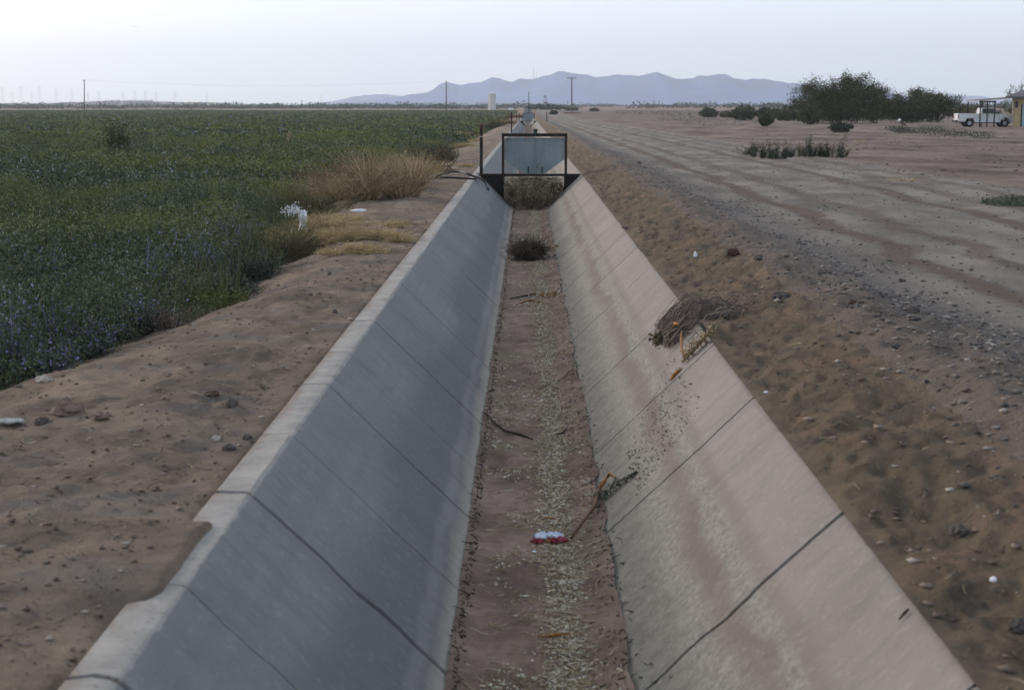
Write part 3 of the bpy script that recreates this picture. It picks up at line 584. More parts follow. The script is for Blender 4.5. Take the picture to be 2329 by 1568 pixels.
# ------------------------------------------------------------------ sluice gates
def gate(name, Y, label, full=True, stem=0.0, fx0=-.61, fx1=.94, top=1.0):
    z = float(zb(Y)); root = empty(name, (0.05, Y, z)); tag(root, label, 'gate', 'sluice gates across the ditch')
    cx = .5 * (fx0 + fx1)
    fr = MB()
    for x in (fx0, fx1): fr.box((x - .032, Y - .03, z - .30), (x + .032, Y + .03, z + top)); 
    fr.box((fx0 + .033, Y - .032, z + top - .08), (fx1 - .033, Y + .028, z + top))
    fr.build('gate_frame', M_steel, root, bevel=.004)
    MB().box((XL + .20 - .26, Y - .058, z - .052), (XR - .02, Y - .002, z + .012)).build('cross_beam', M_steel, root, bevel=.004)
    hw = MB(); zz = lambda x: -(x - XL) * DEP / (XBL - XL) if x < 0 else -(XR - x) * DEP / (XR - XBR)
    ox0, ox1 = fx0 + .05, fx1 - .05
    k = DEP / (XBL - XL)
    hw.prism([(XL + .05, z - .053), (ox0, z - .053), (ox0, z - .30), (-.30, z - .70), (-.30, z - .86), (XBL, z - .885)], Y + .005, Y + .03)
    hw.build('headwall', M_black, root); hw = MB()
    hw.prism([(XR - .04, z - .053), (XBR, z - .885), (.36, z - .86), (.36, z - .70), (ox1, z - .30), (ox1, z - .053)], Y + .005, Y + .03)
    hw.build('headwall', M_black, root)
    b = z + .02; t_ = z + top - .115; x0, x1 = fx0 + .036, fx1 - .036; lo = z + .36 * top
    pts = [(x0, t_), (x0, z + .40 * top)]
    pl = MB(); bot = [(x0 + .40, b + .05), (x0 + .45, b + .012), (x0 + .52, b), (x1 - .52, b), (x1 - .45, b + .012), (x1 - .40, b + .05)]
    poly = [(x0, t_), (x0, lo)] + bot + [(x1, lo + .0), (x1, t_)]
    pl.prism(poly, Y + .034, Y + .042); plo = pl.build('gate_plate', M_galv, root)
    rim = MB(); rim.box((x0, Y + .018, t_ - .02), (x1, Y + .0338, t_)); rim.build('plate_rim', M_galv, root)
    st = MB(); st.bar((cx + .02, Y + .012, b + .20), (cx + .02, Y + .012, t_ + .02), .014); st.bar((cx + .02, Y + .012, b + .16), (cx + .02, Y + .012, b + .21), .03, .02); st.build('lifting_stem', M_galv, root)
    gb = MB(); gc = (cx + .02, Y - .002, z + top)
    gb.lathe(gc, [(.05, .001), (.05, .03), (.035, .04), (.035, .07), (.055, .075), (.055, .095), (.03, .11)], 14)
    gb.box((gc[0] - .016, gc[1] - .09, gc[2] - .06), (gc[0] + .016, gc[1] - .035, gc[2] + .03)); gb.bar((gc[0] - .07, gc[1] - .03, gc[2] + .06), (gc[0] + .07, gc[1] - .03, gc[2] + .06), .012)
    gb.build('lift_gear', simple('dark_green_paint', (0.018, 0.045, 0.035), .6, .4, 30), root)
    if stem: MB().bar((cx + .02, Y - .002, z + top + .1), (cx + .02, Y - .002, z + stem), .055, .05).build('raised_stem', M_steel, root)
    for bx_ in (x0 + .05, cx - .25, cx + .25, x1 - .05): MB().lathe((bx_, Y + .022, t_ - .05), [(.016, 0), (.016, .012), (.006, .018)], 8).build('bolt', M_rockr_, root)
    for sx in (-.17, .17): MB().box((cx + .02 + sx - .012, Y + .005, b), (cx + .02 + sx + .012, Y + .033, b + .16)).build('guide_bracket', M_steel, root)
    return root
gY = P(1200, 396, 0).y
gate('sluice_gate', gY, 'nearest sluice gate with a raised bluish plate above a jam of dry weeds')
gate('sluice_gate', 247.0, 'middle sluice gate with a tall dark stem standing above its frame', stem=4.3, fx0=-.72, fx1=.98, top=1.2)
gate('sluice_gate', 415.0, 'farthest sluice gate, tiny, seen just above and behind the middle one', fx0=-.85, fx1=.95, top=1.5)

# ------------------------------------------------------------------ dry weeds
TAN = [(0, (0.10, 0.072, 0.038)), (.35, (0.22, 0.155, 0.08)), (.7, (0.36, 0.27, 0.155)), (1, (0.56, 0.48, 0.32))]
M_tan = foliage('dry_tan_stems', TAN)
M_gold = foliage('golden_dry_grass', [(0, (0.20, 0.14, 0.065)), (.5, (0.42, 0.32, 0.16)), (1, (0.66, 0.56, 0.33))])
M_debris = foliage('caught_weeds', [(0, (0.040, 0.031, 0.02)), (.35, (0.18, 0.145, 0.09)), (.7, (0.40, 0.34, 0.22)), (1, (0.70, 0.63, 0.46))])
M_dark = foliage('dark_dry_weed', [(0, (0.025, 0.020, 0.014)), (.6, (0.085, 0.068, 0.048)), (1, (0.22, 0.185, 0.13))])
M_mauve = foliage('grey_brown_twigs', [(0, (0.045, 0.036, 0.030)), (.6, (0.14, 0.11, 0.095)), (1, (0.34, 0.29, 0.25))])
M_olive = foliage('olive_weed', [(0, (0.035, 0.038, 0.018)), (.5, (0.10, 0.095, 0.045)), (.85, (0.20, 0.16, 0.085)), (1, (0.34, 0.27, 0.17))])
M_sage = foliage('grey_green_weed', [(0, (0.020, 0.028, 0.022)), (.5, (0.045, 0.058, 0.045)), (1, (0.12, 0.135, 0.11))])
M_mesq = foliage('mesquite_leaves', [(0, (0.016, 0.023, 0.010)), (.4, (0.040, 0.052, 0.020)), (.75, (0.075, 0.090, 0.036)), (1, (0.16, 0.175, 0.08))])
M_redb = foliage('red_brown_weed', [(0, (0.07, 0.04, 0.025)), (.5, (0.17, 0.095, 0.055)), (1, (0.30, 0.20, 0.12))])
def tangle(n, c, rx, ry, rz, K=8, curl=.8, ln=.25):
    u = R.normal(size=(n, 3)); u /= np.linalg.norm(u, axis=1, keepdims=True); u *= R.random((n, 1)) ** .45
    p = np.array(c) + u * np.array([rx, ry, rz]); d = R.normal(size=(n, 3)); d /= np.linalg.norm(d, axis=1, keepdims=True)
    cur = R.normal(size=(n, 3)) * curl; P_ = [p]; st = (ln * (.5 + R.random((n, 1)))) / K
    for i in range(K - 1):
        p = p + d * st; d = d + cur / K + R.normal(size=(n, 3)) * .12; d /= np.linalg.norm(d, axis=1, keepdims=True)
        P_.append(p)
    return np.stack(P_, 1)
def spray(n, base, rad, h, spread, K=6, droop=.3):
    """stems rising from a small patch and arching outwards"""
    a = R.random(n) * 6.283; r = rad * np.sqrt(R.random(n)); out = spread * (.2 + R.random(n)) ; hh = h * (.45 + .6 * R.random(n))
    t = np.linspace(0, 1, K)[None, :]
    b = np.array(base)
    dx = np.cos(a) * out + R.normal(size=n) * .15 * spread; dy = np.sin(a) * out + R.normal(size=n) * .15 * spread
    x = b[0] + (np.cos(a) * r)[:, None] + dx[:, None] * t ** 1.4; y = b[1] + (np.sin(a) * r)[:, None] + dy[:, None] * t ** 1.4
    z = b[2] - .02 + hh[:, None] * (t - droop * t ** 3); return np.stack([x, y, z], -1)
def weed(name, loc, w_, h, n, mat, label, catg, group=None, leaf=0.0, nl=0, thick=.004, spread=None, droop=.3, rad=None, sub=1, wild=0.0):
    rad = w_ * .3 if rad is None else rad; spread = w_ * .4 if spread is None else spread
    if sub > 1:                                   # a clump of several plants, each with its own height and lean
        L_ = []; m_s = n // sub
        for i in range(sub):
            a_ = R.random() * 6.283; r_ = rad * math.sqrt(R.random()); hs_ = h * (.45 + .65 * R.random()) * (1 - .35 * (r_ / rad) ** 2)
            B_ = spray(m_s, (loc[0] + math.cos(a_) * r_, loc[1] + math.sin(a_) * r_ * .8, loc[2]), rad * .16, hs_, spread * (.7 + .9 * R.random()), droop=droop)
            t_ = np.linspace(0, 1, 6)[None, :, None]; B_ = B_ + (R.normal(size=(1, 1, 3)) * np.array([.12, .12, 0]) * h) * t_ ** 1.5; L_.append(B_)
        A = np.concatenate(L_); n = len(A)
    else: A = spray(n, loc, rad, h, spread, droop=droop)
    if wild: A = A + np.cumsum(R.normal(size=A.shape) * wild * h, axis=1) * np.linspace(0, 1, 6)[None, :, None]
    A[..., 2] = np.maximum(A[..., 2], loc[2] - .06)
    v, f, q = strands(A, thick * (.6 + .8 * R.random(n)))
    parts = [(v, f, q)]
    if nl:
        i = R.integers(0, n, nl); k = R.integers(1, 6, nl); C = A[i, k] + R.normal(size=(nl, 3)) * leaf * .9
        parts.append(leaves(C, leaf * (.6 + .8 * R.random(nl)), leaf * .5))
    v, f, q = cat(*parts)
    return tag(mesh(name, v, f, mat, rnd=q, base=loc), label, catg, group)
# mat of weeds caught under the near gate
zc = -.40
A1 = tangle(4200, (.05, gY - .22, -.42), .85, .24, .42, ln=.30, curl=1.6)
A1[..., 2] = np.clip(A1[..., 2], -.86, -.05 - .05 * R.random((4200, 1))); wl = XBL - (A1[..., 2] + .885) * 1.0 + .03; wr_ = XBR + (A1[..., 2] + .885) * 1.03 - .03
A1[..., 0] = np.clip(A1[..., 0] * 1.0 + .10, np.maximum(wl, -.58), np.minimum(wr_, .86)); A1[..., 1] = np.minimum(A1[..., 1], gY - .004)
n = 700; xx = -.56 + 1.3 * R.random(n); tt = np.linspace(0, 1, 9)[None, :]
hang = np.stack([xx[:, None] * (1 - .55 * tt) + .03 * np.sin(tt * 9 + R.random((n, 1)) * 6) + .015, gY - .14 - .30 * np.sin(tt * 2.3) * (.6 + .5 * R.random((n, 1))), -.07 - .62 * tt * (.35 + .75 * R.random((n, 1)))], -1)
v, f, q = cat(strands(A1, .005 + .004 * R.random(4200)), (lambda r: (r[0], r[1], np.clip(r[2] * .7 + .35, 0, 1)))(strands(hang, .0045 + .003 * R.random(n))))
tag(mesh('weed_mat', v, f, M_debris, rnd=q, base=(0, gY - .25, -.75)), 'thick mat of dry tangled weeds jammed under the nearest gate', 'dry weeds')
p = Pwall(-1, 1185, 590); 
tw = P(1203, 592, -.85); A1 = tangle(1500, (tw.x, tw.y + .1, -.70), .30, .26, .13, curl=2.2, ln=.25)
A1[..., 2] = np.maximum(A1[..., 2], -.845)
v, f, q = strands(A1, .0030 + .002 * R.random(1500)); tag(mesh('tumbleweed', v, f, M_dark, rnd=q, base=(tw.x, tw.y, -.85)), 'dark dried tumbleweed lying on the ditch floor short of the nearest gate', 'tumbleweed')

# left-hand shrubs and grasses: (px, py, height m, width m, stems, material, name, label, category, leaf, nleaf)
LW = [
 (870, 452, 1.25, 1.9, 1600, M_tan, 'dry_shrub', 'big tan dead shrub at the field edge below the nearest gate', 'shrub', .03, 5000),
 (775, 440, 1.25, 1.4, 800, M_redb, 'dry_shrub', 'reddish brown dry shrub on the field side of the big tan one', 'shrub', .03, 2600),
 (935, 395, 0.85, 1.5, 600, M_gold, 'dry_shrub', 'pale straw bush right behind the big tan dead shrub', 'shrub', .03, 2200),
 (640, 598, 0.80, 1.15, 900, M_olive, 'weed_bush', 'olive brown weed bush left of the hanging white plastic bag', 'bush', .018, 8000),
 (700, 500, 1.0, 1.3, 700, M_olive, 'weed_bush', 'olive bush behind the hanging white plastic bag', 'bush', .022, 4000),
 (418, 690, 0.62, .62, 420, M_mauve, 'dead_weed', 'greyish dead weed standing in the crop edge left of the silvery plant', 'weed', .012, 2200),
 (510, 682, 0.40, .75, 420, M_sage, 'silvery_plant', 'low silvery grey plant overhanging the dirt bank', 'plant', .024, 5200),
 (1010, 352, 0.55, 1.0, 260, M_sage, 'green_bush', 'small dark green bush at the field edge beyond the gate post', 'bush', .05, 2600),
 (1150, 283, 1.0, 3.0, 500, M_tan, 'dry_bush', 'tan bush on the left bank beside the distant thin posts', 'bush', .10, 1500),
 (1125, 292, 1.3, 3.4, 500, M_olive, 'dry_bush', 'olive tan bush at the crop edge farther than the gate post', 'bush', .10, 2200),
 (1170, 268, 1.5, 5.0, 500, M_redb, 'dry_bush', 'rusty brown bush left of the middle gate', 'bush', .16, 1500),
 (810, 425, 1.30, 1.7, 800, M_olive, 'weed_bush', 'olive green weed bush between the reddish shrub and the crop', 'bush', .03, 4500),
 (905, 425, 1.00, 1.4, 900, M_tan, 'dry_shrub', 'loose tan shrub at the ditch side of the big tan dead shrub', 'shrub', .03, 4000),
 (980, 368, 0.95, 1.6, 500, M_olive, 'weed_bush', 'olive bush just beyond the pale straw bush', 'bush', .04, 3000),
 (735, 468, 0.85, 1.1, 700, M_tan, 'dry_shrub', 'loose straw-coloured shrub between the hanging bag and the reddish shrub', 'shrub', .025, 3500),
 (745, 400, 1.25, 1.6, 600, M_tan, 'dry_shrub', 'tan shrub standing inside the crop behind the reddish shrub', 'shrub', .03, 3500),
 (600, 560, 0.95, 1.2, 600, M_olive, 'weed_bush', 'tall olive weed at the crop side of the olive brown bush', 'bush', .02, 5000),
 (560, 640, 0.60, .9, 420, M_sage, 'silvery_plant', 'grey-green leafy plant right of the low silvery one', 'plant', .024, 5200),
 (330, 755, 0.50, .9, 420, M_mauve, 'dead_weed', 'brownish low weed at the crop edge near the left corner', 'weed', .012, 3000),
 (1060, 318, 0.9, 2.2, 400, M_tan, 'dry_bush', 'tan bush right behind the small green bush past the gate post', 'bush', .06, 2000),
 (1100, 296, 1.1, 3.4, 400, M_olive, 'dry_bush', 'low olive bush at the crop edge between the gate post and the thin posts', 'bush', .09, 2000),
 (650, 350, 1.15, 1.6, 260, M_tan, 'dry_stalks', 'pale upright dry stalks standing out in the crop', 'dry stalks', .04, 300),
]
for px, py, h, w_, n, m_, nm, lb, ct, lf, nl in LW:
    g_ = G(px, py); sc_ = 1
    weed(nm, (g_.x, g_.y, g_.z), w_, h, n, m_, lb, ct, leaf=lf, nl=nl, thick=.004 if g_.y < 60 else .02, rad=w_ * .46, spread=h * .38, droop=.25, sub=9, wild=.045)
GG = [(705, 565, .50, .9, 'tall straw grass at the left of the golden patch, touching the olive brown bush', 1500), (770, 530, .46, 1.0, 'thick golden grass tuft behind the hanging white plastic bag', 1700), (800, 572, .22, .8, 'thin low golden grass at the lower edge of the dry patch', 900),
      (735, 560, .42, .9, 'golden grass tuft under the hanging white plastic bag', 1600), (830, 545, .34, 1.1, 'golden grass tuft in the middle of the dry patch by the white bag', 1800), (888, 515, .22, .5, 'short golden grass clump nearest the ditch rim', 700),
      (765, 515, .42, .8, 'taller straw grass tuft at the back of the dry patch', 1100), (1055, 335, .45, 1.2, 'golden grass tuft farther up the bank behind the black hoses', 900), (1000, 378, .30, 1.8, 'pale yellow grass below the big tan shrub', 900), (1085, 322, .4, .9, 'small orange grass tuft left of the capped post', 600)]
for px, py, h, w_, lb, n in GG:
    g_ = G(px, py); weed('grass_tuft', (g_.x, g_.y, g_.z), w_, h, n, M_gold, lb, 'grass tuft', 'golden dry grass tufts', thick=.003, rad=w_ * .5, spread=h * .6, droop=.5, sub=12, wild=.05)
# bare fallen branches in front of the tan shrub
for j, (pp, lb) in enumerate([([(858, 426), (880, 432), (900, 436), (915, 446)], 'bare pale branch arching over in front of the tan shrub'), ([(820, 452), (850, 446), (885, 440), (912, 444)], 'bare pale branch lying lowest in front of the tan shrub'), ([(845, 405), (838, 420), (862, 425), (905, 438)], 'forked grey branch leaning in the tan shrub')]):
    pts = []
    for k, (a, b) in enumerate(pp):
        g_ = G(a, 449); q_ = PY(a, b, g_.y - .3 + .1 * j); pts.append(q_)
    m = MB(); m.tube(pts, [.016, .013, .011, .006], 6)
    for k in (1, 2): m.tube([pts[k], pts[k] + Vector((.15 * (-1) ** k, .05, .14)), pts[k] + Vector((.34 * (-1) ** k, .02, .30))], [.008, .006, .003], 5)
    tag(m.build('fallen_branch', simple('bare_branch', (0.25, 0.21, 0.17), .9), base=tuple(pts[-1]), smooth=True), lb, 'branch', 'bare fallen branches')

M_flow = foliage('flowering_weed', [(0, (0.030, 0.046, 0.028)), (.45, (0.075, 0.105, 0.068)), (.75, (0.13, 0.16, 0.12)), (.86, (0.20, 0.18, 0.36)), (1, (0.30, 0.27, 0.50))])
FLW = [(40, 800, .75, .8, 'tall purple-flowered plant at the left edge of the picture above the crop corner'), (150, 760, .70, .7, 'purple-flowered plant second from the left edge'), (255, 700, .72, .9, 'broad purple-flowered plant standing mid-crop near the left'), (345, 640, .75, .8, 'purple-flowered plant behind the brownish low weed'),
       (470, 600, .80, .9, 'purple-flowered plant just above the low silvery plant'), (120, 640, .7, 1.0, 'pale-tipped plant far left in the crop'), (520, 545, .8, .9, 'purple-flowered plant left of the tall olive weed')]
for px, py, h, w_, lb in FLW:
    g_ = G(px, py + 60); weed('flowering_plant', (g_.x, g_.y, g_.z), w_, h, 160, M_flow, lb, 'plant', 'purple-flowered plants in the crop', leaf=.028, nl=4200, thick=.003, rad=w_ * .4, spread=.16, droop=.05, sub=7)
# dark lone bush in the crop, a few dark weeds
g_ = PY(272, 322, 62.0); lone = empty('lone_bush', (g_.x, 62, zt(g_.x, 62)))
weed_l = weed('lone_bush', (g_.x, 62.0, zt(g_.x, 62)), .75, 1.75, 80, M_mesq, 'dark upright bush standing alone out in the green crop', 'bush', leaf=.09, nl=3000, thick=.014, rad=.32, spread=.36, droop=.05, sub=5); bpy.data.objects.remove(lone)

# ------------------------------------------------------------------ litter and small things
def crumple(name, loc, sx, sy, sz, mat, label, catg, group=None, seed=1, n=14, rz=0.0):
    V = []; K = n
    for i in range(K + 1):
        for j in range(2 * K):
            th = math.pi * i / K; ph = math.pi * j / K
            V.append((math.sin(th) * math.cos(ph), math.sin(th) * math.sin(ph), math.cos(th)))
    V = np.array(V); nn = 1 + .28 * fbm(V[:, 0] * 2.1 + seed * 3.7 + V[:, 2], V[:, 1] * 2.1 + V[:, 2] * 1.7, 3, seed) + .26 * vn(V[:, 0] * 5 + V[:, 2] * 4, V[:, 1] * 7 + seed, seed + 4)
    V = V * nn[:, None] * np.array([sx, sy, sz]); c, s = math.cos(rz), math.sin(rz)
    V = np.stack([V[:, 0] * c - V[:, 1] * s, V[:, 0] * s + V[:, 1] * c, np.maximum(V[:, 2], -.35 * sz)], 1) + np.array(loc)
    Fq = [(i * 2 * K + j, (i + 1) * 2 * K + j, (i + 1) * 2 * K + (j + 1) % (2 * K), i * 2 * K + (j + 1) % (2 * K)) for i in range(K) for j in range(2 * K)]
    return tag(mesh(name, V, Fq, mat, base=loc), label, catg, group)
M_rockd = simple('dark_stone', (0.085, 0.075, 0.07), .9, .4, 30, .004); M_rockb = simple('brown_clod', (0.17, 0.125, 0.10), .95, .35, 30, .006)
M_rockr = simple('rust_brown_lump', (0.075, 0.045, 0.035), .9, .4, 30, .004); M_pale = simple('pale_stone', (0.36, 0.33, 0.29), .8, .15, 20)
RK = [(155, 940, .085, .05, M_rockb, 'largest brown dirt clod on the left bank, upright and chipped', 'clod'), (95, 963, .045, .03, M_rockd, 'dark grey stone between the big clod and the white litter at the left edge', 'stone'),
      (228, 950, .05, .025, M_rockb, 'flat brown clod just right of the big clod', 'clod'), (482, 899, .05, .022, M_rockr, 'rust brown oblong lump on the left bank', 'lump'), (527, 922, .05, .035, M_rockd, 'dark shaggy clump right of the rust brown lump', 'clump'),
      (520, 1023, .035, .022, M_rockd, 'dark stone close to the rim, beside a whitish stone', 'stone'), (492, 1000, .035, .018, M_pale, 'whitish flat stone near the ditch rim', 'stone'), (102, 867, .055, .03, M_pale, 'white lump at the lower corner of the crop', 'stone'),
      (562, 996, .03, .015, M_rockd, 'grey chip of stone touching the left rim', 'stone'), (762, 712, .03, .025, M_rockd, 'small dark stone on the bank halfway up to the gate', 'stone'),
      (1667, 580, .06, .05, M_rockr, 'dark reddish rock on the right bank, left one of a pair', 'rock'), (1722, 590, .06, .035, M_rockd, 'flat grey rock on the right bank, right one of a pair', 'rock'), (1775, 679, .075, .04, M_rockd, 'pointed blue-grey stone slab sticking out of the right bank crest', 'rock'),
      (1937, 692, .04, .03, M_rockr, 'small rust brown rock in the gravel ridge', 'rock'), (2078, 708, .045, .035, M_rockd, 'dark rock in the gravel ridge right of the rust brown rock', 'rock'), (1425, 519, .07, .03, M_rockb, 'low clod beside the right lip nearest the gate', 'clod'),
      (2180, 1215, .04, .03, M_rockd, 'dark round clod on the right bank near the frame edge', 'clod'), (2316, 1432, .035, .028, M_rockd, 'dark clod at the bottom right edge of the picture', 'clod'), (2258, 1320, .016, .012, M_white, 'small bright white pebble low on the right bank', 'pebble'), (1742, 893, .014, .010, M_white, 'tiny white pebble at the end of a joint on the right lip', 'pebble'),
      (2050, 640, .035, .022, M_rockd, 'dark stone on the bare road surface', 'stone'), (1453, 373, .07, .05, M_rockd, 'lone dark stone on the road beside the gate', 'stone')]
for k, (px, py, r_, hz_, m_, lb, ct) in enumerate(RK):
    g_ = G(px, py); crumple(ct if ct != 'lump' else 'dirt_lump', (g_.x, g_.y, g_.z + hz_ * .3), r_, r_ * .75, hz_, m_, lb, ct, seed=k + 3, n=9, rz=k * 1.3)
# hanging white bag, flat litter
g_ = G(690, 560); bx, by = g_.x, g_.y; b0 = PY(687, 478, by); b1 = PY(690, 527, by)
V = []; Fq = []; NU, NV = 10, 16
for i in range(NV + 1):
    t_ = i / NV
    for j in range(NU + 1):
        s_ = j / NU - .5; wd = .05 + .07 * t_ ** .7 + .02 * math.sin(t_ * 7)
        V.append((b0.x + (b1.x - b0.x) * t_ + s_ * wd * 1.3, by + .03 * math.sin(s_ * 14 + t_ * 3) + .02 * math.cos(t_ * 11), b0.z + (b1.z - b0.z) * t_ + .02 * math.sin(s_ * 9 + 2) * t_))
Fq = [(i * (NU + 1) + j, i * (NU + 1) + j + 1, (i + 1) * (NU + 1) + j + 1, (i + 1) * (NU + 1) + j) for i in range(NV) for j in range(NU)]
bag = empty('plastic_bag', tuple(b1)); tag(bag, 'white plastic bag snagged and hanging in the weeds at the crop edge', 'bag')
o = mesh('bag_body', V, Fq, M_white, bag, smooth=True); o.modifiers.new('thick', 'SOLIDIFY').thickness = .003
nsh = 240; C = np.array([b0.x - .12, by - .03, b0.z + .0]) + R.normal(size=(nsh, 3)) * np.array([.075, .03, .04])
v, f, q = leaves(C, .035, .016); mesh('torn_shreds', v, f, M_white, bag, rnd=q)
g_ = G(815, 481); crumple('litter_scrap', (g_.x, g_.y, g_.z + .02), .13, .08, .03, M_white, 'flat white scrap lying on the bank right of the hanging bag', 'litter', seed=51)
g_ = G(20, 967); crumple('litter_scrap', (g_.x, g_.y, g_.z + .01), .075, .05, .016, simple('dirty_white_plastic', (0.30, .33, .31), .6, .4, 25), 'crushed greyish plastic scrap at the left edge of the picture', 'litter', seed=57)
for px, py, r_, lb in ((1125, 0, 0, ''),):
    pass
g_ = G(1581, 583); crumple('litter_scrap', (g_.x, g_.y, g_.z + .02), .02, .02, .035, M_white, 'tiny upright white scrap on the right bank', 'litter', seed=60)
# crushed wrapper on the floor
wp = P(1246, 1232, -.84); wr = empty('crushed_wrapper', (wp.x, wp.y, wp.z)); tag(wr, 'crumpled shiny red and white snack wrapper on the ditch floor', 'wrapper')
M_foil = simple('foil_white_blue', (0.55, .66, .78), .25, .25, 30, .004, .6); M_red = simple('wrapper_red', (0.22, .012, .03), .35, .4, 30, .003, .6); M_or = simple('dry_orange_husk', (0.27, 0.125, 0.04), .85, .6, 45, .004)
def wad(name, dx, dy, dz, sx, sy, sz, m_, seed):
    o = crumple(name, (wp.x + dx, wp.y + dy, wp.z + dz), sx, sy, sz, m_, None, None, seed=seed, n=10); o.parent = wr
    o.location = (dx, dy, dz); return o
wad('silver_lining', -.035, .005, .035, .045, .03, .026, M_foil, 71); wad('silver_lining', .035, .005, .035, .055, .03, .026, M_foil, 73)
wad('printed_foil', -.055, -.01, .012, .05, .035, .022, M_red, 75); wad('printed_foil', .055, -.012, .016, .065, .032, .025, M_red, 77)
wad('orange_patch', -.004, -.034, .016, .016, .012, .016, M_or, 79)
wpp = P(1215, 1255, -.85); crumple('paper_scrap', (wpp.x, wpp.y, -.845), .014, .01, .006, M_white, 'small square white scrap just below the crumpled wrapper', 'litter', seed=81, n=8)
# weed stem leaning on the right side
def on_wall(pts, off):
    o = [Pwall(1, a, b, o_) for (a, b), o_ in zip(pts, off)]
    return [q_ if q_.z > -.80 else P(a, b, -.80 + o_) for q_, (a, b), o_ in zip(o, pts, off)]
stt = empty('dead_stalk', tuple(P(1300, 1215, -.82))); tag(stt, 'rusty dead stalk with grey seed head leaning on the right side by the wrapper', 'stalk')
MB().tube(on_wall([(1299, 1222), (1325, 1185), (1352, 1150), (1372, 1118)], [.01, .02, .03, .04]), [.010, .011, .013, .013], 6).build('stalk', simple('rusty_stalk', (0.11, 0.055, .035), .8), stt, smooth=True)
MB().tube(on_wall([(1372, 1120), (1385, 1104), (1398, 1088), (1408, 1094)], [.04, .045, .05, .03]), [.012, .014, .013, .005], 6).build('bent_tip', M_or, stt, smooth=True)
hp = on_wall([(1372, 1140), (1400, 1115), (1425, 1095), (1450, 1074)], [.03, .03, .02, .01]); C = []
for k in range(420):
    u = R.random() ** 1.2 * 3; i = min(int(u), 2); c = hp[i].lerp(hp[i + 1], u - i); C.append(np.array(c) + R.normal(size=3) * (.026 * (1 - u / 3.4)))
v, f, q = leaves(np.array(C), .022, .008); mesh('seed_head', v, f, M_sage, stt, rnd=q)
# stalks and husks
def husk(name, pts, r_, mat, label, catg, group=None):
    return tag(MB().tube(pts, r_, 6).build(name, mat, base=tuple(pts[0]), smooth=True), label, catg, group)
husk('dry_leaf', [Pwall(1, 1526, 868, .012), Pwall(1, 1534, 856, .014), Pwall(1, 1545, 845, .012), Pwall(1, 1553, 838, .008)], [.004, .014, .012, .002], M_or, 'orange curled dry leaf low on the right side under the spilled weeds', 'leaf', 'orange dry leaves')
husk('dry_leaf', [Pwall(1, 1563, 826, .02), Pwall(1, 1561, 806, .05), Pwall(1, 1565, 785, .08), Pwall(1, 1566, 768, .08)], [.003, .010, .009, .003], M_or, 'orange upright dry husk in the middle of the spilled weeds', 'leaf', 'orange dry leaves')
husk('dry_leaf', [Pwall(1, 1543, 764, .08), Pwall(1, 1553, 754, .09), Pwall(1, 1563, 756, .09)], [.005, .020, .008], M_or, 'topmost orange yellow husk of the spilled weeds', 'leaf', 'orange dry leaves')
husk('corn_stalk', [Pwall(1, 1555, 828, .02), Pwall(1, 1585, 800, .03), Pwall(1, 1612, 773, .04), Pwall(1, 1640, 752, .04)], [.008, .013, .014, .006], simple('olive_stalk', (0.17, .15, .09), .9, .5, 60), 'thick olive stalk lying across the right lip', 'stalk')
nn = 260; u = R.random(nn); a0 = Pwall(1, 1570, 815, .02); a1 = Pwall(1, 1640, 752, .04); C = np.array(a0)[None] * (1 - u[:, None]) + np.array(a1)[None] * u[:, None] + R.normal(size=(nn, 3)) * .022 + np.array([-.03, 0, .0])
v, f, q = leaves(C, .05, .010, 0); tag(mesh('stalk_husks', v, f, M_tan, rnd=q, base=tuple(a0)), 'shredded tan husks hanging along the thick olive stalk', 'husks')
rp = Pwall(1, 1515, 790, 0); d_ = []
bse = Pwall(1, 1555, 745, .03)
n = 620; K_ = 9; tt = np.linspace(0, 1, K_)[None, :]
cx_ = bse.x + .02 + .20 * R.normal(size=(n, 1)); cy_ = bse.y + .15 + .24 * R.normal(size=(n, 1)); rad_ = .10 + .16 * R.random((n, 1)); ph = R.random((n, 1)) * 6.28; sp = 1.2 + 1.8 * R.random((n, 1))
Ax = cx_ + rad_ * 1.15 * np.cos(ph + sp * tt); Ay = cy_ + rad_ * 1.3 * np.sin(ph + sp * tt) + .03 * R.normal(size=(n, 1)) * tt
ln_ = R.random((n, 1)) < .12; Ax = np.where(ln_, Ax - .10 * tt, Ax); Ay = np.where(ln_, Ay + .3 * (R.random((n, 1)) - .5) * tt, Ay)
Ax = XR - .24 + np.abs(Ax - XR + .24); Az = np.where(Ax > XR, zr(np.maximum(Ax, XR), Ay), (Ax - XR) * .962) + .012 + (.02 + .10 * R.random((n, 1))) * np.sin(np.clip(tt * 3.1, 0, 3.14)) + .02 * R.random((n, 1))
v, f, q = strands(np.stack([Ax, Ay, Az], -1), .0022 + .0016 * R.random(n)); tag(mesh('spilled_twigs', v, f, M_mauve, rnd=q, base=tuple(bse)), 'heap of fine grey-brown twigs spilling over the right lip', 'twigs')
cc = Pwall(1, 1507, 775, .02); nn = 700; C = np.array(cc) + R.normal(size=(nn, 3)) * np.array([.035, .07, .03]); C[:, 2] = np.maximum(C[:, 2], (C[:, 0] - XR) * .962 + .005)
v, f, q = leaves(C, .03, .018); tag(mesh('dead_leaves', v, f, M_olive, rnd=q, base=tuple(cc)), 'dark crumpled dead leaf cluster hanging under the spilled twigs', 'dead leaves')
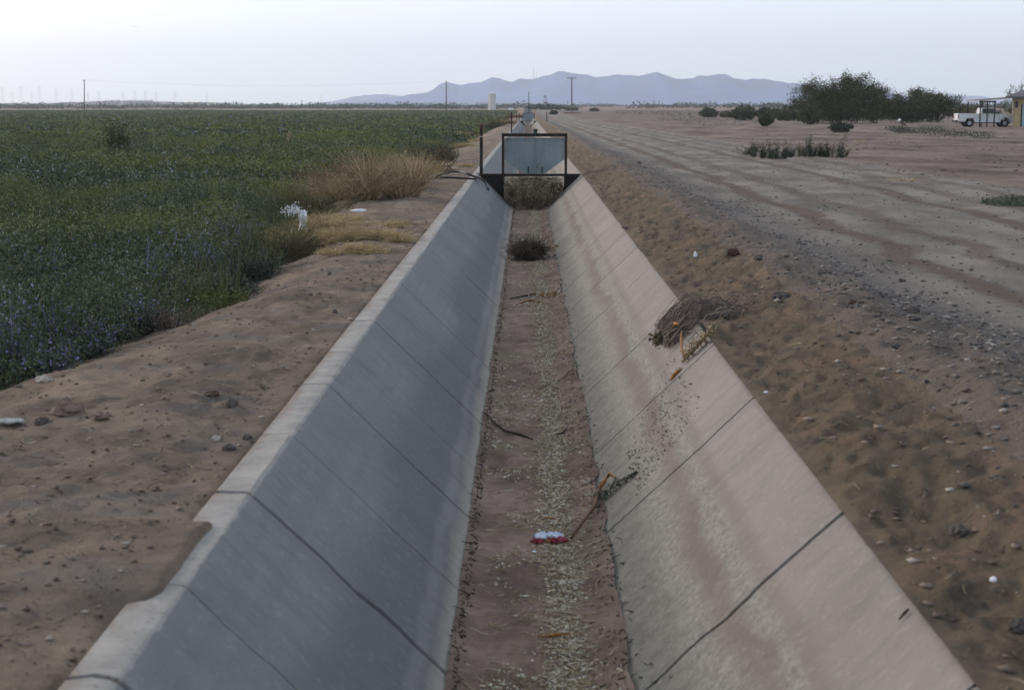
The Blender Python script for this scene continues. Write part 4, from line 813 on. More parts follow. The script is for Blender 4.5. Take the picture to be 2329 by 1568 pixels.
FZ = [([(1103, 950), (1125, 965), (1148, 982), (1185, 992), (1212, 1000)], M_dark, [.006, .007, .008, .011, .003], 'long dark twig running from the shaded side across the floor', 'twig', 'twig'),
      ([(1180, 690), (1195, 684), (1210, 682), (1240, 690)], M_or, [.006, .014, .014, .006], 'orange brown husk on the floor below the tumbleweed', 'corn_husk', 'husk'),
      ([(1160, 680), (1185, 674), (1215, 668), (1232, 674)], M_dark, [.008, .012, .010, .004], 'dark broken stick just above the orange brown husk', 'broken_stick', 'stick'),
      ([(1222, 1452), (1250, 1446), (1268, 1442), (1296, 1440)], M_or, [.004, .006, .010, .008], 'pale and orange husk nearest the bottom of the picture', 'corn_husk', 'husk'),
      ([(1237, 1180), (1248, 1179), (1262, 1180)], M_or, [.006, .010, .006], 'small orange chip above the crumpled wrapper', 'corn_husk', 'husk'),
      ([(1222, 885), (1235, 880), (1250, 876)], M_chip, [.004, .009, .003], 'pale husk sliver in the middle of the floor', 'corn_husk', 'husk'),
      ([(1262, 990), (1280, 985), (1290, 975)], M_stub, [.004, .007, .003], 'short dark twig at the foot of the right side', 'twig', 'twig')]
for pts, m_, r_, lb, nm, ct in FZ:
    pw = [P(a, b, -.84) + Vector((0, 0, .012)) for a, b in pts]
    for q_ in pw: q_.z = float(zf(q_.x, q_.y)) + .012
    husk(nm, pw, r_, m_, lb, ct)
n = 260; cc = P(1262, 565, -.80); C = np.array([cc.x, cc.y, -.80]) + R.normal(size=(n, 3)) * np.array([.07, .16, .03]); C[:, 2] = np.maximum(C[:, 2], -.84)
v, f, q = leaves(C, .07, .02, 0.1); tag(mesh('husk_heap', v, f, foliage('husks', [(0, (0.18, .10, .04)), (.5, (.34, .22, .09)), (1, (.66, .62, .54))]), rnd=q, base=(cc.x, cc.y, -.84)), 'small heap of pale and orange husks right of the tumbleweed', 'husks')
n = 160; cc = P(1245, 668, -.80); C = np.array([cc.x, cc.y, -.81]) + R.normal(size=(n, 3)) * np.array([.09, .10, .02]); C[:, 2] = np.maximum(C[:, 2], -.84)
v, f, q = leaves(C, .08, .018, 0.0); tag(mesh('husk_heap', v, f, bpy.data.materials['husks'], rnd=q, base=(cc.x, cc.y, -.84)), 'scattered husks on the floor nearer than the tumbleweed', 'husks')
husk('stick', [Pwall(1, 2048, 1412, .01), Pwall(1, 2062, 1398, .012), Pwall(1, 2070, 1388, .01)], [.003, .006, .004], M_dark, 'tiny dark twig on the clean upper band of the right side', 'twig')

# black hoses over the left rim
zg = lambda x, y: zt(x, y) + .02
H1 = [G(900, 425), G(950, 412), G(985, 400)] ; 
def hose(pp, r_, lb):
    pts = []
    for a, b, lift in pp:
        g_ = G(a, b + lift) if a < 1085 else None
        pts.append(PY(a, b, g_.y) if g_ else None)
    return pts
yb = G(1080, 396).y
def smooth_line(P0, k=6):
    o = []; P0 = [Vector(p) for p in P0]
    for i in range(len(P0) - 1):
        a, b, c, d = P0[max(i - 1, 0)], P0[i], P0[i + 1], P0[min(i + 2, len(P0) - 1)]
        for j in range(k):
            t_ = j / k; o.append(0.5 * ((2 * b) + (c - a) * t_ + (2 * a - 5 * b + 4 * c - d) * t_ ** 2 + (3 * b - a - 3 * c + d) * t_ ** 3))
    return o + [P0[-1]]
hs1 = [PY(945, 412, 36.3), PY(990, 402, 37.2), PY(1020, 392, 37.2), PY(1045, 390, 37.0), PY(1075, 400, 36.6), Pwall(-1, 1098, 412, .03), Pwall(-1, 1109, 432, .02)]
hs2 = [PY(930, 425, 34.8), PY(965, 411, 35.8), PY(1000, 404, 36.2), PY(1045, 405, 36.2), PY(1082, 407, 36.0)]
for hp_, lb in ((hs1, 'black siphon hose bent over the left rim and hanging into the ditch'), (hs2, 'black hose lying flat on the bank and ending at the left rim')):
    for q_ in hp_[:-2]: q_.z = max(q_.z, zt(q_.x, q_.y) + .03)
    tag(MB().tube(smooth_line(hp_), .024, 8).build('siphon_hose', M_rubber, base=tuple(hp_[0]), smooth=True), lb, 'hose', 'black siphon hoses')
g_ = G(985, 390); A1 = tangle(160, (g_.x, g_.y, g_.z + .06), .55, .4, .05, ln=.6, curl=.5); A1[..., 2] = np.maximum(A1[..., 2], g_.z + .01)
v, f, q = strands(A1, .012 + .008 * R.random(160)); tag(mesh('debris_pile', v, f, M_black, rnd=q, base=tuple(g_)), 'dark pile of sticks and scrap hose on the bank by the capped post', 'debris')

# posts
def post(px, ptop, pbot, Y, r_, lb, cap=True, name='metal_post'):
    a = PY(px, pbot, Y); b = PY(px, ptop, Y); a.z = min(a.z, zt(a.x, a.y)) - .05
    root = empty(name, (a.x, Y, a.z + .05)); tag(root, lb, 'post', 'posts along the left rim')
    MB().bar(a, b, r_, r_, 10).build('pipe', M_steel, root)
    if cap:
        MB().lathe((b.x, b.y, b.z - .22), [(r_ * 1.12, 0), (r_ * 1.12, .03)], 12).build('pale_band', M_pale, root)
        MB().lathe((b.x, b.y, b.z), [(r_ * .6, -.001), (r_ * 1.25, .002), (r_ * 1.3, .03), (r_ * .9, .05), (r_ * 1.1, .06), (r_ * .7, .10)], 12).build('cap', M_rockr, root)
    return root
pp_ = G(1094, 381)
post(1094, 292, 381, gY + .9, .042, 'stout dark pipe post with a rusty cap on the left rim beside the nearest gate')
post(1062.5, 0, 0, 1, .01, '') if False else None
for px, pt, pb, Y, lb in ((1163, 256, 287, 120.0, 'thin dark post on the left rim, nearest of the row toward the middle gate'), (1175, 256, 272, 210.0, 'thin dark post short of the middle gate, second in the row'), (1180.5, 256, 268, 250.0, 'thinnest dark post right against the middle gate')):
    post(px, pt, pb, Y, .05, lb, False)
post(1243, 255, 271, 200.0, .05, 'thin pale stake on the right side of the ditch near the middle gate', False)

#__FAR__

# ------------------------------------------------------------------ trees and bushes of the plain
M_bark = simple('mesquite_bark', (0.045, 0.036, 0.030), .95, .3, 8)
def tree(name, px, pb, Y, w_, h, label, catg, mat=None, group=None, clumps=110, per=110, leaf=.16, low=.12, trunks=4, twigs=60, stretch=1.0):
    g_ = PY(px, pb, Y); bx, bz = g_.x, zt(g_.x, Y); root = empty(name, (bx, Y, bz)); tag(root, label, catg, group)
    tb = MB(); tips = []
    for k in range(trunks):
        a = k * 6.283 / trunks + R.random(); rr = w_ * (.12 + .2 * R.random()); e = Vector((bx + math.cos(a) * rr, Y + math.sin(a) * rr, bz + h * (.45 + .2 * R.random())))
        b_ = Vector((bx + math.cos(a) * .15, Y + math.sin(a) * .15, bz - .1)); mid = b_.lerp(e, .5) + Vector((R.normal() * .1 * w_ * .2, 0, .1))
        tb.tube([b_, mid, e], [.13 * h / 6, .09 * h / 6, .04 * h / 6], 6)
        for q_ in range(3):
            f_ = e + Vector((R.normal() * w_ * .16, R.normal() * w_ * .16, h * (.12 + .22 * R.random()))); tb.tube([e, e.lerp(f_, .5) + Vector((.1, 0, 0)), f_], [.035 * h / 6, .025 * h / 6, .01 * h / 6], 5)
    tb.build('trunk', M_bark, root)
    C = []
    n = 0
    while n < clumps:
        u = R.normal(size=3); u /= np.linalg.norm(u); r = R.random() ** .35; x = u * r
        if x[2] < -.85: continue
        top = .62 + .38 * (0.5 + .5 * float(vn(x[0] * 2.3 + Y, x[1] * 2.3, int(w_ * 10)))) + .12 * float(vn(x[0] * 6 + Y, 0, 3))
        z = low * h + (h * (1 - low)) * (.5 + .5 * x[2]) * top
        C.append((bx + x[0] * w_ / 2 * stretch * (1 + .1 * R.normal()), Y + x[1] * w_ / 2, bz + max(z, .1 * h * R.random()))); n += 1
    C = np.array(C); C4 = np.repeat(C, per, 0) + R.normal(size=(clumps * per, 3)) * np.array([.042 * w_, .04 * w_, .050 * h])
    C4[:, 2] = np.maximum(C4[:, 2], bz + .02)
    base_r = np.repeat(R.random(clumps) * .35, per * 4)
    v, f, q = leaves(C4, leaf * (.5 + R.random(len(C4))), leaf * .55); q = np.clip(q * .65 + base_r, 0, 1); parts = [(v, f, q)]
    if twigs:
        k = R.integers(0, clumps, twigs); p0 = C[k]; d = (p0 - np.array([bx, Y, bz + .35 * h])); d /= np.linalg.norm(d, axis=1, keepdims=True); d[:, 2] = np.abs(d[:, 2]) * .8 + .35
        L_ = h * (.06 + .12 * R.random((twigs, 1))); t_ = np.linspace(0, 1, 5)[None, :, None]
        A = p0[:, None, :] + (d * L_)[:, None, :] * t_ + R.normal(size=(twigs, 1, 3)) * .04 * h * t_ ** 2
        sv, sf, sq = strands(A, .02 * (h / 6) + 0 * R.random(twigs)); parts.append((sv, sf, sq * .4))
        kk = R.integers(1, 5, twigs * 14); ii = R.integers(0, twigs, twigs * 14); CC = A[ii, kk] + R.normal(size=(len(kk), 3)) * .02 * h; parts.append(leaves(CC, leaf * .9, leaf * .45))
    v, f, q = cat(*parts); mesh('crown', v, f, mat or M_mesq, root, rnd=q); return root
m_ = lambda px, Y: px / F * Y
tree('mesquite_tree', 1908, 283, 186, m_(196, 186), m_(123, 186), 'tallest dark mesquite tree, broad crown reaching the ground, on the plain at right', 'tree', clumps=300, per=150, leaf=.17, low=.02, twigs=420)
tree('mesquite_tree', 1990, 283, 196, m_(60, 196), m_(62, 196), 'small dark mesquite tucked against the right side of the tallest one', 'tree', clumps=60, per=90, leaf=.17, low=.05, twigs=30)
tree('mesquite_tree', 2078, 284, 200, m_(185, 200), m_(86, 200), 'wide lower mesquite tree between the tallest one and the pickup', 'tree', clumps=240, per=130, leaf=.18, low=.02, twigs=300)
tree('mesquite_tree', 2320, 284, 215, m_(80, 215), m_(92, 215), 'sparse tree rising behind the house roof', 'tree', M_mesq, clumps=70, per=70, leaf=.16, low=.1, twigs=60)
tree('mesquite_tree', 2215, 283, 230, m_(110, 230), m_(48, 230), 'olive tree behind the pickup bed', 'tree', M_olive, clumps=80, per=80, leaf=.18, low=.05, twigs=40)
BU = [(1838, 282, 175, 55, 48, 'low bush growing out at the left foot of the tallest mesquite', M_mesq), (1790, 266, 235, 70, 32, 'rounded bush just left of the tallest mesquite', M_mesq), (1745, 264, 245, 50, 30, 'middle bush of the row left of the tallest mesquite', M_mesq), (1690, 264, 250, 70, 30, 'wide dark bush second from the left of the row on the plain', M_mesq),
      (1612, 252, 330, 40, 19, 'small dark bush, leftmost of the row on the plain', M_mesq), (1650, 254, 330, 26, 12, 'tiny bush right of the leftmost bush on the plain', M_olive), (1741, 293, 150, 30, 22, 'lone low dark bush standing in front of the row of bushes', M_mesq),
      (1912, 311, 108, 55, 20, 'grey-green scrub bush below the tallest mesquite', M_sage), (1300, 251, 700, 30, 6, 'low bush around the foot of the pole with the crossarm', M_mesq), (1258, 257, 420, 18, 9, 'dark shrub right of the middle gate', M_sage), (1352, 250, 620, 20, 6, 'low dark shrub right of the pole with the crossarm', M_mesq)]
for px, pb, Y, w_, h, lb, mt in BU:
    tree('desert_bush', px, pb, Y, m_(w_, Y), m_(h, Y) * 1.25, lb, 'bush', mt, 'desert bushes on the plain', clumps=90, per=60, leaf=max(.10, Y * .0009), low=.0, trunks=3, twigs=25)
for px, w_, h, lb in ((1212, 34, 12, 'green tree cluster left part, behind the middle gate'), (1240, 40, 17, 'tallest green tree of the cluster beneath the small water tank'), (1268, 36, 11, 'green tree at the right end of the cluster behind the middle gate')):
    tree('distant_tree', px, 246, 800, m_(w_, 800), m_(h, 800), lb, 'tree', M_sage, 'trees behind the middle gate', clumps=50, per=40, leaf=.8, low=.02, trunks=2, twigs=0)
# far line of trees along the horizon
C = []; q_ = []
for k in range(1500):
    Y = 1100 + 1500 * R.random(); px = -120 + 2560 * R.random(); x = (px - 1200) / F * Y
    if fbm(px / 90, Y / 700, 2, 401) < -.12 and R.random() < .8: continue
    w_ = 10 + 14 * R.random(); h = 2.0 + 3.4 * R.random() ** 2.5; n = 40; u = R.random((n, 3)) * 2 - 1
    C.append(np.stack([x + u[:, 0] * w_ * .5, Y + u[:, 1] * w_ * .4, zt(x, Y) + np.abs(u[:, 2]) * h * np.sqrt(np.clip(1.05 - u[:, 0] ** 2, 0, 1)) + .2], 1)); q_.append(np.full(n * 4, R.random() * .5))
C = np.concatenate(C); v, f, q = leaves(C, 1.5 * (.6 + R.random(len(C))), 1.2); q = np.clip(q * .5 + np.concatenate(q_), 0, 1)
tag(mesh('treeline', v, f, foliage('far_foliage', [(0, (0.014, 0.020, 0.012)), (.6, (0.034, 0.044, 0.024)), (1, (0.06, 0.068, 0.04))]), rnd=q), kind='stuff')

# upright weeds on the plain
for k, (px, h, pb) in enumerate([(1702, 26, 352), (1718, 40, 357), (1732, 44, 360), (1748, 40, 361), (1762, 50, 362), (1778, 42, 361), (1822, 36, 356), (1838, 44, 357), (1855, 40, 356), (1870, 34, 357), (1888, 46, 358), (1910, 50, 359), (1918, 34, 357), (1802, 26, 357)]):
    g_ = G(px, pb); hh = h / F * g_.y
    lb = {0: 'low sprawling weed at the left end of the upright weed clump'}.get(k, 'dark upright weed in the clump beside the road')
    weed('upright_weed', (g_.x, g_.y, g_.z), .45, hh * 1.15, 30, M_sage if k % 3 else M_mesq, lb, 'weed', 'upright weeds beside the road', leaf=.045, nl=620, thick=.008, rad=.16, spread=.07 if k else .4, droop=.02, sub=5)
def cover(name, quad, n, mat, hgt, leaf, pat=.05):
    P4 = [G(a, b) for a, b in quad]; u = R.random((n, 1)); v_ = R.random((n, 1)); A = [np.array(p) for p in P4]
    C = (A[0] * (1 - u) + A[1] * u) * (1 - v_) + (A[3] * (1 - u) + A[2] * u) * v_; k = fbm(C[:, 0] * .9, C[:, 1] * .45, 3, 501) > pat; C = C[k]
    C[:, 2] = zr(C[:, 0], C[:, 1]) + hgt * R.random(len(C)) ** 1.5
    v, f, q = leaves(C, leaf * (.5 + R.random(len(C))), leaf * .5); return tag(mesh(name, v, f, mat, rnd=q), kind='stuff')
cover('low_scrub', [(2010, 294), (2130, 294), (2290, 318), (2040, 304)], 9000, M_sage, .35, .09)
cover('green_ground_cover', [(2140, 452), (2450, 448), (2450, 490), (2240, 486)], 14000, foliage('fresh_weed', [(0, (0.03, .05, .03)), (.6, (.06, .085, .05)), (1, (.16, .17, .12))]), .07, .03, -.05)
cover('sparse_scrub', [(1520, 262), (1720, 268), (1690, 290), (1480, 275)], 3000, M_sage, .45, .16, .12)
cover('dry_ground_cover', [(1400, 252), (1800, 256), (1780, 266), (1400, 262)], 5000, M_olive, .6, .35, .12)
for px, py, h, w_, lb in ((2045, 412, .16, .6, 'small yellow grass wisp in front of the upright weeds'), (1955, 322, .2, .5, 'pale straw wisp right of the upright weeds')):
    g_ = G(px if px != 2045 else 2045, py); weed('grass_tuft', (g_.x, g_.y, g_.z), w_, h, 120, M_gold, lb, 'grass tuft', thick=.004, rad=w_ * .5, spread=w_ * .2, droop=.4)
for k, (px, py, r_, lb) in enumerate([(2120, 408, .10, 'white scrap on the plain below the pickup'), (2270, 468, .06, 'white scrap at the green ground cover'), (1805, 344, .09, 'white scrap lying left of the upright weeds'), (1530, 312, .22, 'long white scrap near the far road edge'), (2290, 300, .12, 'pale scrap below the house porch'), (1605, 318, .09, 'tiny white scrap on the far road'), (1820, 370, .07, 'white scrap just below the upright weeds')]):
    g_ = G(px, py); crumple('litter_scrap', (g_.x, g_.y, g_.z + .01), r_ * .6, r_ * .35, r_ * .2, M_pale, lb, 'litter', seed=90 + k, n=8)
g_ = G(1300, 258.5); crumple('red_debris', (g_.x, g_.y, g_.z + .1), 2.2, .6, .25, simple('faded_red', (.18, .07, .065), .8), 'low faded red debris below the pole with the crossarm', 'debris', seed=99, n=9)

# leaning pipe
a = PY(2058, 291, 163); b = PY(2043, 272, 163); a.z = zt(a.x, 163)
pr = empty('leaning_pipe', tuple(a)); tag(pr, 'short pipe with a white top leaning out of the ground left of the pickup', 'pipe')
MB().bar(a, a.lerp(b, .8), .13, .13, 10).build('pipe_shaft', simple('rusted_pipe', (.10, .08, .07), .8), pr); MB().bar(a.lerp(b, .8), b, .16, .16, 10).build('white_cap', M_white, pr)

# ------------------------------------------------------------------ silo, tank, poles, pylons, sheds
M_silo = simple('silo_white_paint', (0.52, 0.54, 0.50), .6, .12, .6)
Y = 900; a = PY(1119, 246, Y); r_ = m_(8.2, Y); z0 = zt(a.x, Y); h = m_(41, Y)
so = empty('silo', (a.x, Y, z0)); tag(so, 'tall pale cylindrical silo with a low conical cap beyond the field', 'silo')
MB().lathe((a.x, Y, z0), [(r_, -.2), (r_, h * .9)], 28).build('silo_wall', M_silo, so, smooth=False)
MB().lathe((a.x, Y, z0 + h * .9), [(r_ * 1.05, 0.01), (r_ * 1.05, .12), (r_ * .35, h * .085), (.02, h * .095)], 28).build('silo_roof', simple('silo_roof_metal', (.62, .66, .70), .4, .1, 1), so)
lad = MB(); lx = a.x - r_ - .25
lad.bar((lx, Y - .3, z0), (lx, Y - .3, z0 + h * .9), .09, .09, 5); lad.bar((lx, Y + .3, z0), (lx, Y + .3, z0 + h * .9), .09, .09, 5)
for k in range(12): lad.bar((lx, Y - .3, z0 + .5 + k * h * .07), (lx, Y + .3, z0 + .5 + k * h * .07), .05, .05, 5)
lad.build('ladder', M_silo, so)
b = PY(1161, 247, 800); z1 = zt(b.x, 800); tk = empty('small_tank', (b.x, 800, z1)); tag(tk, 'small white trailer tank on the ground right of the silo', 'tank')
m = MB(); m.prism([(b.x + 1.3 * math.cos(t_) * 1.0, z1 + .9 + .55 * math.sin(t_)) for t_ in np.linspace(0, 6.283, 17)[:-1]], 799.2, 800.8); m.build('tank_body', M_white, tk); MB().box((b.x - .9, 799.5, z1), (b.x - .7, 800.5, z1 + .5)).build('support', M_steel, tk); MB().box((b.x + .7, 799.5, z1), (b.x + .9, 800.5, z1 + .5)).build('support', M_steel, tk)
Y = 1000; a = PY(1239, 246, Y); z1 = zt(a.x, Y); wt = empty('water_tank', (a.x, Y, z1)); tag(wt, 'small elevated water tank on legs above the green trees', 'water tank')
MB().lathe((a.x, Y, z1 + 6.2), [(.95, 0), (.95, 1.5), (.1, 2.0)], 14).build('tank', simple('grey_tank', (.25, .28, .32), .6), wt)
for dx in (-.8, .8): MB().bar((a.x + dx, Y, z1), (a.x + dx * .8, Y, z1 + 6.2), .12, .12, 5).build('leg', M_steel, wt)
tops = {}
def upole(px, pt, pb, Y, r_, arm, lb):
    a = PY(px, pb, Y); b = PY(px, pt, Y); a.z = zt(a.x, Y) - .2; root = empty('utility_pole', (a.x, Y, a.z + .2)); tag(root, lb, 'utility pole', 'wooden utility poles')
    MB().bar(a, b, r_, r_ * .7, 8).build('pole', M_wood, root); tops[px] = b
    if arm:
        MB().box((b.x - arm, Y - .1 - r_, b.z - .45), (b.x + arm, Y - r_ * .9, b.z - .2)).build('crossarm', M_wood, root)
        for dx in (-arm * .9, 0.0, arm * .9): MB().lathe((b.x + dx, Y - r_ - .02, b.z - .19 if dx else b.z), [(.07, 0.001), (.10, .1), (.06, .25)], 8).build('insulator', M_pale, root)
    return root
upole(1300, 176, 249, 600, .26, 1.7, 'dark utility pole with a crossarm, tallest, right of the ditch')
upole(1014.5, 184, 247, 720, .26, 0, 'plain dark utility pole left of the silo')
upole(191.5, 182, 245, 740, .26, .45, 'lone utility pole far left beyond the crop')
upole(1291, 230, 247, 640, .14, 0, 'short stub pole just left of the pole with the crossarm')
pts = []
for (A_, B_) in ((191.5, 1014.5),):
    p, q_ = tops[A_], tops[B_]
    pts = [p.lerp(q_, t_) - Vector((0, 0, 4 * 2.4 * t_ * (1 - t_))) for t_ in np.linspace(0, 1, 24)]
tag(MB().tube(pts, .014, 4).build('overhead_wire', M_black, base=tuple(pts[0])), 'thin wire strung from the far left pole to the pole by the silo', 'wire')
M_pyl = simple('pylon_steel', (.20, .20, .21), .6, .1, .2)
def pylon(px, pt, Y, k):
    b = PY(px, pt, Y); z0 = -1.0; h = b.z - z0; root = empty('transmission_tower', (b.x, Y, z0))
    m = MB(); w_ = h * .10; t_ = .07
    for sx, sy in ((-1, -1), (1, -1), (1, 1), (-1, 1)): m.bar((b.x + sx * w_, Y + sy * w_, z0), (b.x + sx * w_ * .18, Y + sy * w_ * .18, z0 + h), t_, t_ * .7, 4)
    m.build('lattice_mast', M_pyl, root)
    for i in range(5):
        f0, f1 = i / 5, (i + 1) / 5; g0, g1 = w_ * (1 - .82 * f0), w_ * (1 - .82 * f1)
        m = MB(); m.bar((b.x - g0, Y - g0, z0 + h * f0), (b.x + g1, Y - g1, z0 + h * f1), t_ * .6, None, 4); m.bar((b.x + g0, Y - g0 - .3, z0 + h * f0), (b.x - g1, Y - g1 - .3, z0 + h * f1), t_ * .6, None, 4); m.build('brace', M_pyl, root)
    for f_ in (.70, .82, .94): MB().bar((b.x - h * .16, Y, z0 + h * f_), (b.x + h * .16, Y, z0 + h * f_), t_, t_, 4).build('crossarm', M_pyl, root)
    tag(root, 'faint lattice transmission tower on the left horizon', 'tower', 'transmission towers along the left horizon')
for k, (px, pt) in enumerate([(5, 198), (28, 210), (47.5, 197), (72, 212), (89.5, 197), (127, 202), (163.5, 203), (200, 212), (224, 208), (280, 211), (306, 207), (330, 207), (355, 209), (398, 208), (470, 213), (730, 216)]):
    pylon(px, pt, 2600 + 120 * (k % 4), k)
for px, pt, lb in ((1213, 154, 'taller thin antenna mast on the mountain ridge'), (1219, 165, 'shorter antenna mast on the mountain ridge')):
    a = PY(px, 180, 5560); b = PY(px, pt, 5560); mr_ = empty('antenna_mast', tuple(a)); tag(mr_, lb, 'antenna mast'); MB().bar(a, b, 1.0, .5, 6).build('mast', M_pyl, mr_); MB().bar(b - Vector((0, 0, .1)), b + Vector((0, 0, 4)), .4, .3, 5).build('tip', M_pyl, mr_)
M_shed = simple('white_roof', (.80, .82, .82), .6, .05, .05)
for k, (x0, x1) in enumerate([(236, 250), (256, 265), (279, 292), (299, 318), (322, 340)]):
    Y = 3150; a = PY(x0, 229.5, Y); b = PY(x1, 226.8, Y); z0 = -2.0
    sh = empty('distant_shed', ((a.x + b.x) / 2, Y, z0)); tag(sh, ('leftmost', 'second from left', 'middle', 'longest and fourth', 'rightmost')[k] + ' of the five white-roofed sheds on the left horizon', 'shed', 'white-roofed sheds on the left horizon')
    MB().box((a.x, Y, z0), (b.x, Y + 30, b.z - 2)).build('shed_wall', simple('shed_wall_grey', (.2, .2, .22)), sh)
    MB().add([(a.x - 1, Y - 1, b.z - 2), (b.x + 1, Y - 1, b.z - 2), (b.x + 1, Y + 16, b.z + .6), (a.x - 1, Y + 16, b.z + .6), (a.x - 1, Y + 31, b.z - 2), (b.x + 1, Y + 31, b.z - 2)], [(0, 1, 2, 3), (3, 2, 5, 4), (0, 3, 4), (1, 5, 2), (0, 4, 5, 1)]).build('roof', M_shed, sh)

# ------------------------------------------------------------------ pickup
TY = 152.0; tx0 = PY(2179, 290, TY).x; tz = zt(tx0 + 2.5, TY)
def truck():
    root = empty('pickup_truck', (tx0, TY, tz)); tag(root, 'white extended-cab pickup parked side-on under the porch frame at the right edge', 'pickup')
    paint = simple('white_truck_paint', (0.62, 0.65, 0.68), .35, .05, 3, 0, .5); glass = simple('dark_glass', (0.015, 0.02, 0.022), .08, .2, 5, 0, .6); tyre = simple('tyre_rubber', (0.018, 0.018, 0.018), .85, .3, 20)
    W_ = 1.72; y0, y1 = TY, TY + W_
    X = lambda x: tx0 + x; Z = lambda z: tz + z
    def arch(cx, r, zc): return [(cx + r * math.cos(t_), zc + r * math.sin(t_)) for t_ in np.linspace(math.pi, 0, 13)]
    rearx, frontx, wr = 1.02, 4.22, .345
    low = [(0.02, .52)] + [(a_, b_) for a_, b_ in [(rearx - .43, .46)]] + arch(rearx, .42, .44) + [(rearx + .43, .42), (frontx - .44, .42)] + arch(frontx, .43, .44) + [(frontx + .44, .46), (5.02, .46), (5.10, .62), (5.10, .90), (5.02, 1.03), (4.7, 1.10), (3.72, 1.16), (1.98, 1.16), (1.98, .80), (0.02, .80)]
    MB().prism([(X(a_), Z(b_)) for a_, b_ in low], y0, y1).build('body', paint, root, bevel=.03)
    MB().box((X(.02), y0 + .012, Z(.803)), (X(1.97), y0 + .07, Z(1.21))).build('bed_side', paint, root, bevel=.015); MB().box((X(.02), y1 - .07, Z(.803)), (X(1.97), y1 - .012, Z(1.21))).build('bed_side', paint, root, bevel=.015)
    MB().box((X(-.035), y0 + .03, Z(.60)), (X(.016), y1 - .03, Z(1.20))).build('tailgate', paint, root, bevel=.012)
    cab = [(1.99, 1.163), (2.06, 1.62), (2.14, 1.72), (3.02, 1.73), (3.16, 1.68), (3.78, 1.163)]
    MB().prism([(X(a_), Z(b_)) for a_, b_ in cab], y0 + .09, y1 - .09).build('cab', paint, root, bevel=.03)
    for yy in ((y0 + .074, y0 + .088), (y1 - .088, y1 - .074)):
        MB().prism([(X(a_), Z(b_)) for a_, b_ in [(2.14, 1.22), (2.17, 1.63), (2.52, 1.65), (2.52, 1.22)]], *yy).build('side_window', glass, root)
        MB().prism([(X(a_), Z(b_)) for a_, b_ in [(2.60, 1.21), (2.60, 1.65), (3.08, 1.65), (3.60, 1.21)]], *yy).build('side_window', glass, root)
    MB().add([(X(3.22), y0 + .16, Z(1.675)), (X(3.22), y1 - .16, Z(1.675)), (X(3.80), y1 - .12, Z(1.19)), (X(3.80), y0 + .12, Z(1.19))], [(0, 1, 2, 3)]).build('windshield', glass, root)
    MB().add([(X(2.02), y0 + .2, Z(1.25)), (X(2.02), y1 - .2, Z(1.25)), (X(2.075), y1 - .22, Z(1.62)), (X(2.075), y0 + .22, Z(1.62))], [(0, 1, 2, 3)]).build('rear_window', glass, root)
    MB().box((X(2.58), y0 - .004, Z(.50)), (X(2.60), y0 + .004, Z(1.15))).build('door_seam', tyre, root); MB().box((X(3.66), y0 - .004, Z(.50)), (X(3.68), y0 + .004, Z(1.12))).build('door_seam', tyre, root); MB().box((X(1.965), y0 - .004, Z(.45)), (X(1.985), y0 + .004, Z(1.2))).build('bed_seam', tyre, root)
    MB().box((X(2.68), y0 - .03, Z(.98)), (X(2.82), y0 - .001, Z(1.02))).build('door_handle', tyre, root); MB().box((X(3.50), y0 - .18, Z(1.20)), (X(3.60), y0 - .02, Z(1.34))).build('mirror', tyre, root, bevel=.02)
    MB().box((X(-.20), y0 + .05, Z(.42)), (X(-.05), y1 - .05, Z(.60))).build('rear_bumper', M_steel, root, bevel=.02); MB().box((X(5.06), y0 - .01, Z(.40)), (X(5.24), y1 + .01, Z(.62))).build('front_bumper', M_steel, root, bevel=.02)
    for yy in (y0 + .005, y1 - .20): MB().box((X(-.05), yy, Z(.78)), (X(.012), yy + .16, Z(1.12))).build('tail_light', simple('tail_lamp_red', (.20, .03, .03), .4), root)
    for yy in (y0 + .08, y1 - .36): MB().box((X(5.09), yy, Z(.76)), (X(5.125), yy + .28, Z(.92))).build('headlight', M_white, root)
    MB().box((X(.4), y0 + .3, Z(.34)), (X(4.8), y1 - .3, Z(.45))).build('chassis', tyre, root)
    for cx in (rearx, frontx):
        for ya, yb in ((y0 + .01, y0 + .23), (y1 - .23, y1 - .01)):
            m = MB(); n = 24; prof = [(.20, ya), (.31, ya), (wr, ya + .04), (wr, yb - .04), (.31, yb), (.20, yb)]; V = []
            for r_, y in prof:
                for j in range(n): t_ = 6.283 * j / n; V.append((X(cx) + r_ * math.cos(t_), y, Z(wr) + r_ * math.sin(t_)))
            K = len(prof); Fs = [(i * n + j, i * n + (j + 1) % n, ((i + 1) % K) * n + (j + 1) % n, ((i + 1) % K) * n + j) for i in range(K) for j in range(n)]
            w__ = empty('wheel', (X(cx), (ya + yb) / 2, Z(wr))); 
            o = m.add(V, Fs).build('tyre', tyre, w__)
            oc = ya + .03 if ya < TY + .5 else yb - .03; di = 1 if ya < TY + .5 else -1
            V = [(X(cx), oc - .02 * di, Z(wr))] + [(X(cx) + (.205 if j % 2 else .195) * math.cos(6.283 * j / 20), oc + (.0 if (j // 2) % 2 else .05) * di, Z(wr) + .2 * math.sin(6.283 * j / 20)) for j in range(20)]
            MB().add(V, [(0, 1 + j, 1 + (j + 1) % 20) for j in range(20)]).build('rim', simple('steel_rim', (.45, .47, .50), .35, .15, 10, 0, .5, .5), w__)
            w__.parent = root; w__.location = (X(cx) - tx0, (ya + yb) / 2 - TY, wr)
    return root
truck()
